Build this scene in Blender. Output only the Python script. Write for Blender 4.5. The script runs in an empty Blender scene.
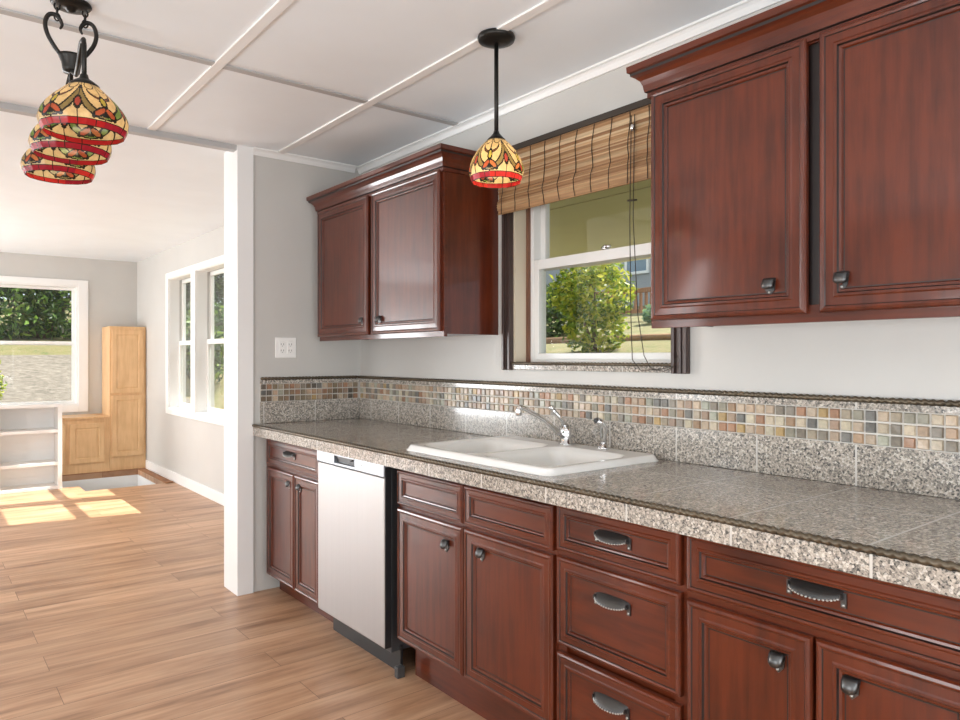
import bpy, bmesh, math, random
from mathutils import Vector, Matrix

random.seed(7)
PI = math.pi
SC = bpy.context.scene
COL = SC.collection

# ------------------------------------------------------------------ camera
CAM_H = 1.295
YAW = math.radians(38.33)
cam = bpy.data.cameras.new('camera')
cam.sensor_width = 36.0
cam.lens = 716.5 / 960 * 36.0
cam.shift_y = -3.0 / 960
cam.clip_start = 0.02
cam_o = bpy.data.objects.new('camera', cam)
COL.objects.link(cam_o)
cam_o.location = (0, 0, CAM_H)
cam_o.rotation_euler = (PI / 2, 0, -YAW)
SC.camera = cam_o

# ------------------------------------------------------------------ world, sun, daylight, fill, exposure
SC.view_settings.view_transform = 'Standard'
SC.view_settings.look = 'None'
SC.view_settings.gamma = 1.0
SC.view_settings.use_curve_mapping = False
SC.view_settings.exposure = 0.5
SC.cycles.use_denoising = True
SC.cycles.denoiser = 'OPENIMAGEDENOISE'
SC.cycles.max_bounces = 10
SC.cycles.diffuse_bounces = 6
SC.cycles.glossy_bounces = 4
SC.cycles.transmission_bounces = 8
SC.cycles.transparent_max_bounces = 16
SC.cycles.sample_clamp_indirect = 6.0
SC.cycles.caustics_reflective = False
SC.cycles.caustics_refractive = False

world = bpy.data.worlds.new('world')
SC.world = world
world.use_nodes = True
wn = world.node_tree.nodes
bg = wn['Background']
bg.inputs[0].default_value = (0.80, 0.90, 1.0, 1)
bg.inputs[1].default_value = 0.9


def light(name, typ, loc, direction, energy, color=(1, 1, 1), size=None):
    l = bpy.data.lights.new(name, typ)
    l.energy = energy
    l.color = color
    if typ == 'AREA':
        l.shape = 'RECTANGLE'
        l.size, l.size_y = size
    o = bpy.data.objects.new(name, l)
    COL.objects.link(o)
    o.location = loc
    o.rotation_euler = Vector(direction).to_track_quat('-Z', 'Y').to_euler()
    return o


sun = light('sun', 'SUN', (12, 0, 14), (-0.82, 0.13, -1.0), 9.5, (1.0, 0.95, 0.86))
sun.data.angle = math.radians(0.55)
# unseen fill lamps added at the windowless walls behind and left of the camera
light('fill_kitchen_left', 'AREA', (-2.72, 0.9, 1.35), (1, 0, 0.5), 105, (0.93, 0.97, 1.0), (2.6, 1.8))
light('fill_kitchen_back', 'AREA', (0.0, -1.72, 1.35), (0, 1, 0.6), 100, (0.93, 0.97, 1.0), (3.2, 1.8))
# added fill, then the glazed far corner of the back room, left of frame
light('fill_far_left', 'AREA', (-2.72, 4.75, 1.4), (1, 0.35, 0.2), 38, (0.95, 0.98, 1.0), (0.9, 1.8))  # unseen lamp added to lift the dim far wall, no window here
light('daylight_corner_left', 'AREA', (-2.72, 8.35, 1.3), (1, 0, 0.3), 125, (0.93, 0.97, 1.0), (1.7, 2.1))
light('daylight_corner_end', 'AREA', (-2.1, 9.30, 1.3), (0, -1, 0.25), 105, (0.93, 0.97, 1.0), (1.15, 2.1))


# ------------------------------------------------------------------ materials
def new_mat(name):
    m = bpy.data.materials.new(name)
    m.use_nodes = True
    nt = m.node_tree
    return m, nt, nt.nodes['Principled BSDF']


def N(nt, typ, **kw):
    n = nt.nodes.new(typ)
    for k, v in kw.items():
        setattr(n, k, v)
    return n


def L(nt, a, b):
    nt.links.new(a, b)


def ramp(nt, fac, stops, interp='LINEAR'):
    r = N(nt, 'ShaderNodeValToRGB')
    r.color_ramp.interpolation = interp
    e = r.color_ramp.elements
    while len(e) < len(stops):
        e.new(0.5)
    for el, (p, c) in zip(e, stops):
        el.position = p
        el.color = (*c, 1)
    if fac is not None:
        L(nt, fac, r.inputs[0])
    return r.outputs[0]


def mapped(nt, scale=(1, 1, 1), loc=(0, 0, 0), rot=(0, 0, 0)):
    tc = N(nt, 'ShaderNodeTexCoord')
    mp = N(nt, 'ShaderNodeMapping')
    mp.inputs['Scale'].default_value = scale
    mp.inputs['Location'].default_value = loc
    mp.inputs['Rotation'].default_value = rot
    L(nt, tc.outputs['Object'], mp.inputs[0])
    return mp.outputs[0]


def mixc(nt, fac, a, b, blend='MIX'):
    m = N(nt, 'ShaderNodeMix', data_type='RGBA', blend_type=blend)
    for sock, v in ((m.inputs[0], fac), (m.inputs[6], a), (m.inputs[7], b)):
        if hasattr(v, 'links'):
            L(nt, v, sock)
        elif isinstance(v, (int, float)):
            sock.default_value = v
        else:
            sock.default_value = (*v, 1)
    return m.outputs[2]


def noise(nt, vec, scale, detail=3, rough=0.5):
    n = N(nt, 'ShaderNodeTexNoise')
    n.inputs['Scale'].default_value = scale
    n.inputs['Detail'].default_value = detail
    n.inputs['Roughness'].default_value = rough
    L(nt, vec, n.inputs['Vector'])
    return n.outputs[0]


def bump(nt, bsdf, height, strength=0.2, dist=0.005):
    b = N(nt, 'ShaderNodeBump')
    b.inputs['Strength'].default_value = strength
    b.inputs['Distance'].default_value = dist
    L(nt, height, b.inputs['Height'])
    L(nt, b.outputs[0], bsdf.inputs['Normal'])


def paint(name, col, rough=0.5, var=0.03, metal=0.0, bscale=0, coat=0):
    m, nt, b = new_mat(name)
    v = mapped(nt)
    n = noise(nt, v, 3.0)
    c0 = tuple(max(0, x * (1 - var)) for x in col)
    c1 = tuple(min(1, x * (1 + var)) for x in col)
    L(nt, ramp(nt, n, [(0.3, c0), (0.7, c1)]), b.inputs['Base Color'])
    b.inputs['Roughness'].default_value = rough
    b.inputs['Metallic'].default_value = metal
    b.inputs['Coat Weight'].default_value = coat
    if bscale:
        bump(nt, b, noise(nt, v, bscale), 0.15, 0.002)
    return m


def wood(name, dark, light_, axis='z', scale=1.0, rough=0.35, coat=0.0, spec=0.5):
    m, nt, b = new_mat(name)
    s = {'z': (14, 14, 1.2), 'y': (14, 1.2, 14), 'x': (1.2, 14, 14)}[axis]
    v = mapped(nt, tuple(k * scale for k in s))
    n1 = noise(nt, v, 3.0, 6, 0.6)
    v2 = mapped(nt, (1, 1, 1))
    n2 = noise(nt, v2, 5.0, 3)
    mx = N(nt, 'ShaderNodeMath', operation='ADD')
    L(nt, n1, mx.inputs[0])
    mm = N(nt, 'ShaderNodeMath', operation='MULTIPLY')
    L(nt, n2, mm.inputs[0])
    mm.inputs[1].default_value = 0.7
    L(nt, mm.outputs[0], mx.inputs[1])
    L(nt, ramp(nt, mx.outputs[0], [(0.55, dark), (1.0, light_)]), b.inputs['Base Color'])
    b.inputs['Roughness'].default_value = rough
    b.inputs['Coat Weight'].default_value = coat
    b.inputs['Coat Roughness'].default_value = 0.09
    b.inputs['Specular IOR Level'].default_value = spec
    return m


def granite(name, axes, tw, th, off=(0, 0), grout=0.003, rough=0.14):
    m, nt, b = new_mat(name)
    tc = N(nt, 'ShaderNodeTexCoord')
    sp = N(nt, 'ShaderNodeSeparateXYZ')
    L(nt, tc.outputs['Object'], sp.inputs[0])
    cb = N(nt, 'ShaderNodeCombineXYZ')
    idx = {'x': 0, 'y': 1, 'z': 2}
    for k in (0, 1):
        ad = N(nt, 'ShaderNodeMath', operation='SUBTRACT')
        L(nt, sp.outputs[idx[axes[k]]], ad.inputs[0])
        ad.inputs[1].default_value = off[k] - 20 * (tw, th)[k]
        L(nt, ad.outputs[0], cb.inputs[k])
    br = N(nt, 'ShaderNodeTexBrick', offset=0.0, squash=1.0)
    br.inputs['Scale'].default_value = 1.0
    br.inputs['Brick Width'].default_value = tw
    br.inputs['Row Height'].default_value = th
    br.inputs['Mortar Size'].default_value = grout
    br.inputs['Mortar Smooth'].default_value = 0.1
    br.inputs['Color1'].default_value = (0.82, 0.82, 0.82, 1)
    br.inputs['Color2'].default_value = (1, 1, 1, 1)
    L(nt, cb.outputs[0], br.inputs['Vector'])
    vo = N(nt, 'ShaderNodeTexVoronoi')
    vo.inputs['Scale'].default_value = 170
    L(nt, tc.outputs['Object'], vo.inputs['Vector'])
    sr = N(nt, 'ShaderNodeSeparateColor')
    L(nt, vo.outputs['Color'], sr.inputs[0])
    c = ramp(nt, sr.outputs[0], [(0.0, (0.05, 0.05, 0.048)), (0.16, (0.20, 0.18, 0.155)), (0.36, (0.38, 0.335, 0.285)),
                                 (0.60, (0.55, 0.485, 0.41)), (0.80, (0.74, 0.69, 0.62)), (0.93, (0.16, 0.15, 0.145))], 'CONSTANT')
    vo2 = N(nt, 'ShaderNodeTexVoronoi')
    vo2.inputs['Scale'].default_value = 330
    L(nt, tc.outputs['Object'], vo2.inputs['Vector'])
    sr2 = N(nt, 'ShaderNodeSeparateColor')
    L(nt, vo2.outputs['Color'], sr2.inputs[0])
    c2 = ramp(nt, sr2.outputs[1], [(0.0, (0.10, 0.10, 0.10)), (0.3, (0.42, 0.385, 0.34)), (0.7, (0.64, 0.58, 0.50))], 'CONSTANT')
    c = mixc(nt, 0.4, c, c2)
    c = mixc(nt, 1.0, c, br.outputs['Color'], 'MULTIPLY')
    c = mixc(nt, br.outputs['Fac'], c, (0.56, 0.54, 0.50))
    L(nt, c, b.inputs['Base Color'])
    b.inputs['Roughness'].default_value = rough
    bump(nt, b, br.outputs['Fac'], -0.3, 0.002)
    return m


def attr_mat(name, rough=0.4, transl=0.0, grain=0.0, gscale=(1, 1, 1), rot=0):
    """colour from the face attribute 'tint' (each tile, leaf or glass piece its own colour)"""
    m, nt, b = new_mat(name)
    at = N(nt, 'ShaderNodeAttribute', attribute_name='tint')
    col = at.outputs['Color']
    if grain:
        n = noise(nt, mapped(nt, gscale), 1.0, 4, 0.6)
        g = ramp(nt, n, [(0.25, (1 - grain,) * 3), (0.75, (1 + grain * 0.5,) * 3)])
        col = mixc(nt, 1.0, col, g, 'MULTIPLY')
    L(nt, col, b.inputs['Base Color'])
    b.inputs['Roughness'].default_value = rough
    if transl:
        t = N(nt, 'ShaderNodeBsdfTranslucent')
        L(nt, col, t.inputs[0])
        mx = N(nt, 'ShaderNodeMixShader')
        mx.inputs[0].default_value = transl
        L(nt, b.outputs[0], mx.inputs[1])
        L(nt, t.outputs[0], mx.inputs[2])
        L(nt, mx.outputs[0], nt.nodes['Material Output'].inputs[0])
    return m


def glass_mat():
    m, nt, b = new_mat('window_glass')
    t = N(nt, 'ShaderNodeBsdfTransparent')
    t.inputs[0].default_value = (0.97, 0.985, 0.98, 1)
    g = N(nt, 'ShaderNodeBsdfGlossy')
    g.inputs['Roughness'].default_value = 0.02
    lw = N(nt, 'ShaderNodeLayerWeight')
    lw.inputs[0].default_value = 0.5
    pw = N(nt, 'ShaderNodeMath', operation='POWER')
    L(nt, lw.outputs['Facing'], pw.inputs[0])
    pw.inputs[1].default_value = 5.0
    ml = N(nt, 'ShaderNodeMath', operation='MULTIPLY_ADD')
    L(nt, pw.outputs[0], ml.inputs[0])
    ml.inputs[1].default_value = 0.8
    ml.inputs[2].default_value = 0.03
    mx = N(nt, 'ShaderNodeMixShader')
    L(nt, ml.outputs[0], mx.inputs[0])
    L(nt, t.outputs[0], mx.inputs[1])
    L(nt, g.outputs[0], mx.inputs[2])
    L(nt, mx.outputs[0], nt.nodes['Material Output'].inputs[0])
    return m


def floor_mat():
    m, nt, b = new_mat('oak_planks')
    v = mapped(nt, (1, 1, 1), (20.3, 20.06, 0))
    br = N(nt, 'ShaderNodeTexBrick', offset=0.37, offset_frequency=2, squash=1.0)
    br.inputs['Scale'].default_value = 1.0
    br.inputs['Brick Width'].default_value = 1.22
    br.inputs['Row Height'].default_value = 0.182
    br.inputs['Mortar Size'].default_value = 0.0012
    br.inputs['Mortar Smooth'].default_value = 0.3
    br.inputs['Color1'].default_value = (0, 0, 0, 1)
    br.inputs['Color2'].default_value = (1, 1, 1, 1)
    L(nt, v, br.inputs['Vector'])
    # the plank's own number shifts the grain so it does not run across seams
    sc = N(nt, 'ShaderNodeVectorMath', operation='SCALE')
    L(nt, br.outputs['Color'], sc.inputs[0])
    sc.inputs[3].default_value = 9.0
    ad = N(nt, 'ShaderNodeVectorMath', operation='ADD')
    L(nt, mapped(nt, (0.9, 7.0, 1)), ad.inputs[0])
    L(nt, sc.outputs[0], ad.inputs[1])
    n1 = noise(nt, ad.outputs[0], 1.6, 6, 0.62)
    ad2 = N(nt, 'ShaderNodeVectorMath', operation='ADD')
    L(nt, mapped(nt, (2.5, 45.0, 1)), ad2.inputs[0])
    L(nt, sc.outputs[0], ad2.inputs[1])
    n2 = noise(nt, ad2.outputs[0], 1.0, 4, 0.6)
    c = ramp(nt, n1, [(0.28, (0.23, 0.108, 0.054)), (0.46, (0.49, 0.28, 0.163)), (0.70, (0.66, 0.42, 0.265))])
    g = ramp(nt, n2, [(0.3, (0.80, 0.78, 0.76)), (0.65, (1.04, 1.04, 1.04))])
    c = mixc(nt, 1.0, c, g, 'MULTIPLY')
    pl = ramp(nt, br.outputs['Color'], [(0.0, (0.86, 0.84, 0.82)), (1.0, (1.1, 1.1, 1.1))])
    c = mixc(nt, 1.0, c, pl, 'MULTIPLY')
    c = mixc(nt, br.outputs['Fac'], c, (0.13, 0.065, 0.035))
    L(nt, c, b.inputs['Base Color'])
    b.inputs['Roughness'].default_value = 0.36
    bump(nt, b, n2, 0.06, 0.002)
    return m


def speckle(name, cols, scale, rough=0.9, mix_noise=None):
    m, nt, b = new_mat(name)
    v = mapped(nt)
    n = noise(nt, v, scale, 5, 0.7)
    k = len(cols)
    c = ramp(nt, n, [(0.3 + 0.4 * i / (k - 1), cc) for i, cc in enumerate(cols)])
    if mix_noise:
        n2 = noise(nt, v, mix_noise[0], 4, 0.6)
        f = ramp(nt, n2, [(0.45, (0, 0, 0)), (0.6, (1, 1, 1))])
        c = mixc(nt, f, c, mix_noise[1])
    L(nt, c, b.inputs['Base Color'])
    b.inputs['Roughness'].default_value = rough
    return m


def siding(name, col, pitch):
    m, nt, b = new_mat(name)
    tc = N(nt, 'ShaderNodeTexCoord')
    sp = N(nt, 'ShaderNodeSeparateXYZ')
    L(nt, tc.outputs['Object'], sp.inputs[0])
    mo = N(nt, 'ShaderNodeMath', operation='PINGPONG')
    L(nt, sp.outputs[2], mo.inputs[0])
    mo.inputs[1].default_value = pitch
    n = noise(nt, mapped(nt), 2.0)
    L(nt, ramp(nt, n, [(0.3, tuple(c * 0.92 for c in col)), (0.7, col)]), b.inputs['Base Color'])
    bump(nt, b, mo.outputs[0], 0.6, 0.03)
    b.inputs['Roughness'].default_value = 0.7
    return m


def steel(name, col, rough, metal=1.0, vert=True):
    m, nt, b = new_mat(name)
    v = mapped(nt, (2, 220, 2) if not vert else (2, 160, 1.0))
    n = noise(nt, v, 1.0, 3)
    L(nt, ramp(nt, n, [(0.3, tuple(c * 0.96 for c in col)), (0.7, col)]), b.inputs['Base Color'])
    b.inputs['Metallic'].default_value = metal
    b.inputs['Roughness'].default_value = rough
    return m


M = {}
M['wall'] = paint('wall_paint', (0.55, 0.54, 0.515), 0.55, 0.02, bscale=60)
M['ceiling'] = paint('ceiling_paint', (0.815, 0.86, 0.895), 0.5, 0.02)
M['white'] = paint('white_trim_paint', (0.82, 0.82, 0.81), 0.4, 0.01)
M['grey_shade_trim'] = paint('grey_shade_trim_paint', (0.42, 0.42, 0.42), 0.5)  # grey of the header strip; on cross battens, shade put into white paint
M['vinyl'] = paint('white_vinyl', (0.80, 0.80, 0.78), 0.35, 0.01)
M['floor'] = floor_mat()
M['cherry'] = wood('cherry_wood', (0.045, 0.0075, 0.0027), (0.108, 0.0195, 0.0058), 'z', 1.0, 0.30, 0.5, 0.3)
M['cherry_h'] = wood('cherry_wood_rail', (0.045, 0.0075, 0.0027), (0.108, 0.0195, 0.0058), 'y', 1.0, 0.30, 0.5, 0.3)
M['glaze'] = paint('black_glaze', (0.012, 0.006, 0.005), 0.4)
M['dark_wood'] = wood('dark_stained_casing', (0.030, 0.016, 0.013), (0.065, 0.038, 0.032), 'z', 1.0, 0.3)
M['jamb'] = wood('brown_jamb_wood', (0.11, 0.045, 0.025), (0.20, 0.085, 0.045), 'z', 1.0, 0.3)
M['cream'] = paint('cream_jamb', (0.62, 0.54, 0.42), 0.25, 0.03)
M['oak'] = wood('light_oak', (0.60, 0.36, 0.17), (0.74, 0.48, 0.25), 'z', 1.0, 0.4)
M['pewter'] = paint('dark_pewter', (0.10, 0.10, 0.10), 0.36, 0.15, 0.9, bscale=160)
M['pewter_lt'] = paint('worn_pewter', (0.50, 0.50, 0.48), 0.32, 0.1, 0.9)
M['bronze'] = paint('black_bronze', (0.018, 0.016, 0.014), 0.4, 0.2, 0.6, bscale=90)
M['rope'] = paint('bronze_rope', (0.115, 0.090, 0.060), 0.35, 0.3, 0.5)
M['chrome'] = paint('chrome', (0.66, 0.66, 0.66), 0.10, 0.01, 1.0)
M['steel'] = steel('brushed_steel', (0.46, 0.445, 0.44), 0.42, 0.75)
M['steel2'] = steel('control_panel_steel', (0.36, 0.38, 0.41), 0.3, 0.9)
M['black'] = paint('black_plastic', (0.014, 0.014, 0.015), 0.35)
M['grey_plastic'] = paint('dark_grey_tub', (0.05, 0.05, 0.052), 0.4)
M['enamel'] = paint('white_enamel', (0.84, 0.84, 0.82), 0.13, 0.005, coat=0.3)
M['plate'] = paint('white_plate', (0.86, 0.86, 0.84), 0.35)
M['slot'] = paint('socket_slot', (0.06, 0.06, 0.06), 0.5)
M['glass'] = glass_mat()
M['g_top'] = granite('granite_counter', 'yx', 0.305, 0.42, (0.632 - 2.1, 1.862 - 1.8))
M['g_front'] = granite('granite_edge', 'yz', 0.305, 0.3, (0.927 - 2.1, -0.2))
M['g_back'] = granite('granite_back', 'yz', 0.308, 0.6, (1.249 - 2.1, -0.1))
M['g_side'] = granite('granite_side', 'xz', 0.308, 0.6, (1.83 - 2.12, -0.1))
M['g_sill'] = granite('granite_sill', 'yz', 0.305, 0.6, (0.1, -0.3))
M['grout'] = paint('pale_grout', (0.56, 0.54, 0.50), 0.8)
M['mosaic'] = attr_mat('slate_mosaic', 0.3, 0, 0.25, (90, 90, 90))
M['stained'] = attr_mat('stained_glass', 0.22, 0.55, 0.25, (60, 60, 60))
M['leaf'] = attr_mat('leaves', 0.5, 0.35)
M['bamboo'] = attr_mat('bamboo_slats', 0.55, 0.3, 0.35, (120, 5, 120))
M['cord'] = paint('dark_cord', (0.04, 0.03, 0.022), 0.8)
M['bark'] = speckle('bark', [(0.08, 0.05, 0.03), (0.2, 0.14, 0.09)], 12)
M['lawn'] = speckle('dry_lawn', [(0.07, 0.10, 0.025), (0.15, 0.145, 0.05), (0.22, 0.185, 0.09)], 2.2, 0.95, (14, (0.19, 0.155, 0.075)))
M['gravel'] = speckle('gravel', [(0.08, 0.068, 0.054), (0.165, 0.14, 0.115), (0.27, 0.235, 0.195)], 9, 0.95)
M['soffit'] = paint('olive_soffit', (0.80, 0.74, 0.56), 0.6)
M['fence_wood'] = wood('cedar_fence', (0.22, 0.095, 0.04), (0.36, 0.17, 0.08), 'z', 0.6, 0.7)
M['log'] = wood('edging_timber', (0.20, 0.10, 0.05), (0.34, 0.19, 0.10), 'y', 0.5, 0.8)
M['siding'] = siding('grey_siding', (0.34, 0.36, 0.385), 0.12)
M['roofing'] = paint('roof_shingle', (0.14, 0.14, 0.15), 0.9, 0.15)
M['pane'] = paint('house_window_pane', (0.20, 0.28, 0.36), 0.08)
bulb, bnt, bb = new_mat('bulb_glow')
bb.inputs['Base Color'].default_value = (0.95, 0.9, 0.8, 1)
bb.inputs['Emission Color'].default_value = (1, 0.80, 0.45, 1)
bb.inputs['Emission Strength'].default_value = 3.0
M['bulb'] = bulb


# ------------------------------------------------------------------ mesh building
def root_loc(o):
    v = Vector((0, 0, 0))
    while o is not None:
        v = v + o.location
        o = o.parent
    return v


class MB:
    """collects geometry in world space, links it as ONE mesh object"""

    def __init__(s):
        s.v, s.f, s.m, s.t, s.sm = [], [], [], [], []

    def add(s, verts, faces, mi=0, tint=None, smooth=False):
        b = len(s.v)
        s.v += [tuple(v) for v in verts]
        for i, f in enumerate(faces):
            s.f.append(tuple(b + k for k in f))
            s.m.append(mi[i] if isinstance(mi, list) else mi)
            s.t.append(tint[i] if isinstance(tint, list) else tint)
            s.sm.append(smooth)
        return s

    def box(s, x0, y0, z0, x1, y1, z1, mi=0, tint=None):
        x0, x1 = min(x0, x1), max(x0, x1)
        y0, y1 = min(y0, y1), max(y0, y1)
        z0, z1 = min(z0, z1), max(z0, z1)
        v = [(x0, y0, z0), (x1, y0, z0), (x1, y1, z0), (x0, y1, z0), (x0, y0, z1), (x1, y0, z1), (x1, y1, z1), (x0, y1, z1)]
        f = [(0, 3, 2, 1), (4, 5, 6, 7), (0, 1, 5, 4), (1, 2, 6, 5), (2, 3, 7, 6), (3, 0, 4, 7)]
        return s.add(v, f, mi, tint)

    def tube(s, pts, r, n=10, caps=True, mi=0):
        pts = [Vector(p) for p in pts]
        rs = r if isinstance(r, (list, tuple)) else [r] * len(pts)
        verts, faces = [], []
        up = Vector((0, 0, 1))
        d0 = (pts[1] - pts[0]).normalized()
        a = d0.cross(up)
        if a.length < 1e-3:
            a = d0.cross(Vector((0, 1, 0)))
        a.normalize()
        for i, p in enumerate(pts):
            d = (pts[min(i + 1, len(pts) - 1)] - pts[max(i - 1, 0)]).normalized()
            a = (a - d * a.dot(d))
            a.normalize()
            b = d.cross(a)
            for k in range(n):
                t = 2 * PI * k / n
                verts.append(p + (a * math.cos(t) + b * math.sin(t)) * rs[i])
        for i in range(len(pts) - 1):
            for k in range(n):
                k2 = (k + 1) % n
                faces.append((i * n + k, i * n + k2, (i + 1) * n + k2, (i + 1) * n + k))
        if caps:
            faces.append(tuple(range(n))[::-1])
            faces.append(tuple((len(pts) - 1) * n + k for k in range(n)))
        return s.add(verts, faces, mi, None, True)

    def lathe(s, c, prof, n=24, mi=0, smooth=True, close=True):
        """prof: (radius, z) pairs around the vertical axis through c"""
        verts, faces = [], []
        for r, z in prof:
            for k in range(n):
                t = 2 * PI * k / n
                verts.append((c[0] + r * math.cos(t), c[1] + r * math.sin(t), c[2] + z))
        for i in range(len(prof) - 1):
            for k in range(n):
                k2 = (k + 1) % n
                faces.append((i * n + k, i * n + k2, (i + 1) * n + k2, (i + 1) * n + k))
        if close:
            faces.append(tuple(range(n))[::-1])
            faces.append(tuple((len(prof) - 1) * n + k for k in range(n)))
        return s.add(verts, faces, mi, None, smooth)

    def rope(s, p0, p1, r, pitch=0.016, seg=None):
        """twisted liner"""
        p0, p1 = Vector(p0), Vector(p1)
        d = (p1 - p0)
        ln = d.length
        d.normalize()
        a = d.cross(Vector((0, 0, 1)))
        if a.length < 1e-3:
            a = d.cross(Vector((0, 1, 0)))
        a.normalize()
        b = d.cross(a)
        n = 10
        k = max(2, int(ln / (pitch / 4)))
        verts, faces = [], []
        for i in range(k + 1):
            x = ln * i / k
            gap = seg and (x % seg) < pitch / 4
            for j in range(n):
                t = 2 * PI * j / n
                rr = r * (0.80 + 0.24 * math.cos(2 * t - 2 * PI * x / pitch)) * (0.55 if gap else 1)
                verts.append(p0 + d * x + (a * math.cos(t) + b * math.sin(t)) * rr)
        for i in range(k):
            for j in range(n):
                j2 = (j + 1) % n
                faces.append((i * n + j, i * n + j2, (i + 1) * n + j2, (i + 1) * n + j))
        faces.append(tuple(range(n))[::-1])
        faces.append(tuple(k * n + j for j in range(n)))
        return s.add(verts, faces, 0, None, True)

    def build(s, name, mats, parent=None, bevel=0, recalc=True, smooth_all=False):
        org = root_loc(parent)
        me = bpy.data.meshes.new(name)
        me.from_pydata([(v[0] - org.x, v[1] - org.y, v[2] - org.z) for v in s.v], [], s.f)
        if not isinstance(mats, (list, tuple)):
            mats = [mats]
        for m in mats:
            me.materials.append(m)
        me.polygons.foreach_set('material_index', s.m)
        me.polygons.foreach_set('use_smooth', [bool(x or smooth_all) for x in s.sm])
        if any(t is not None for t in s.t):
            at = me.attributes.new('tint', 'FLOAT_COLOR', 'FACE')
            flat = []
            for t in s.t:
                flat += [*(t or (0.5, 0.5, 0.5)), 1.0]
            at.data.foreach_set('color', flat)
        if recalc:
            bm = bmesh.new()
            bm.from_mesh(me)
            bmesh.ops.recalc_face_normals(bm, faces=bm.faces)
            bm.to_mesh(me)
            bm.free()
        me.update()
        o = bpy.data.objects.new(name, me)
        COL.objects.link(o)
        if parent is not None:
            o.parent = parent
        if bevel:
            bv = o.modifiers.new('edge_round', 'BEVEL')
            bv.width = bevel
            bv.segments = 2
            bv.limit_method = 'ANGLE'
            bv.angle_limit = math.radians(50)
        return o


def tag(o, label, cat, group=None, kind=None):
    o['label'] = label
    o['category'] = cat
    if group:
        o['group'] = group
    if kind:
        o['kind'] = kind
    return o


def thing(name, loc, label, cat, group=None):
    o = bpy.data.objects.new(name, None)
    o.empty_display_size = 0.05
    COL.objects.link(o)
    o.location = loc
    return tag(o, label, cat, group)


def struct(o, label=None, cat=None):
    o['kind'] = 'structure'
    if label:
        o['label'] = label
        o['category'] = cat
    return o


def copy_tree(o, parent=None):
    c = o.copy()
    COL.objects.link(c)
    c.parent = parent
    for ch in list(o.children):
        copy_tree(ch, c)
    return c


def bxo(name, x0, y0, z0, x1, y1, z1, mat, parent=None, bevel=0):
    return MB().box(x0, y0, z0, x1, y1, z1).build(name, mat, parent, bevel)


# ------------------------------------------------------------------ the room
W = 2.13          # kitchen wall plane
CE = 2.445        # ceiling
PY = 3.87         # kitchen face of the partition
FY = 9.41         # far wall
XL, YB = -2.8, -1.8
WT = 0.17         # wall thickness

# floor with the stairwell opening
fm = MB()
for x0, y0, x1, y1 in ((XL, YB, W, 7.78), (XL, 7.78, 1.30, 8.12), (XL, 8.12, 1.16, 8.93), (XL, 8.93, W, FY), (2.03, 7.78, W, 8.93)):
    fm.box(x0, y0, -0.06, x1, y1, 0.0)
struct(fm.build('floor', M['floor']), 'oak plank floor running through kitchen and far room', 'floor')

struct(bxo('ceiling', XL, YB, CE, W, FY, CE + 0.1, M['ceiling']), 'white panelled ceiling', 'ceiling')

# right wall with the kitchen window and the two far-room windows
KW = (1.57, 2.45, 1.270, 2.215)
F2 = (7.215, 8.01, 0.755, 2.125)
F3 = (6.25, 7.085, 0.755, 2.125)
wm = MB()


def wall_y(mb, x0, x1, ya, yb, holes):
    ys = ya
    for h in sorted(holes):
        mb.box(x0, ys, 0, x1, h[0], CE)
        mb.box(x0, h[0], 0, x1, h[1], h[2])
        mb.box(x0, h[0], h[3], x1, h[1], CE)
        ys = h[1]
    mb.box(x0, ys, 0, x1, yb, CE)


wall_y(wm, W, W + WT, YB, FY + WT, [KW, F2, F3])
struct(wm.build('wall_right', M['wall']), 'grey right wall carrying the kitchen cabinets', 'wall')

# far wall with the big window
FW = (-0.35, 1.50, 0.735, 2.12)
fw = MB()
fw.box(XL, FY, 0, FW[0], FY + WT, CE)
fw.box(FW[1], FY, 0, W, FY + WT, CE)
fw.box(FW[0], FY, 0, FW[1], FY + WT, FW[2])
fw.box(FW[0], FY, FW[3], FW[1], FY + WT, CE)
struct(fw.build('wall_far', M['wall']), 'grey end wall of the far room', 'wall')
struct(bxo('wall_left', XL - WT, YB, 0, XL, FY + WT, CE, M['wall']), 'grey left wall', 'wall')
struct(bxo('wall_back', XL, YB - WT, 0, W + WT, YB, CE, M['wall']), 'grey wall behind the viewer', 'wall')

# partition stub with its white corner post
struct(bxo('wall_middle', 1.392, PY, 0, W, 4.06, CE, M['wall']), 'grey partition wall stub at end of counter', 'wall')
tm = MB()
tm.box(1.376, PY - 0.012, 0, 1.392, 4.072, CE)
tm.box(1.392, PY - 0.012, 0, 1.464, PY, CE)
tm.box(1.392, 4.06, 0, 1.478, 4.072, CE)
struct(tm.build('trim_1', M['white']), 'white corner boards wrapping the partition end', 'trim')
# opening header strip, ceiling battens, wall-to-ceiling moulding
struct(bxo('trim_2', XL, PY + 0.0, CE - 0.028, 1.376, PY + 0.05, CE, M['grey_shade_trim']), 'grey strip across ceiling at the opening', 'trim')
k = 3
for x in (-1.75, -1.08, -0.40, 0.27, 0.94, 1.615):
    if x == 0.27:
        continue
    struct(bxo('trim_%d' % k, x - 0.021, YB, CE - 0.008, x + 0.021, PY - 0.012, CE, M['white'], None, 0.003), 'white ceiling batten running along the counter', 'trim')
    k += 1
for y in (0.80, 2.845):
    struct(bxo('trim_%d' % k, XL, y - 0.021, CE - 0.0065, 2.10, y + 0.021, CE, M['grey_shade_trim'], None, 0.003), 'white ceiling batten coloured grey for shade, running across to the counter wall', 'trim')
    k += 1


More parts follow.
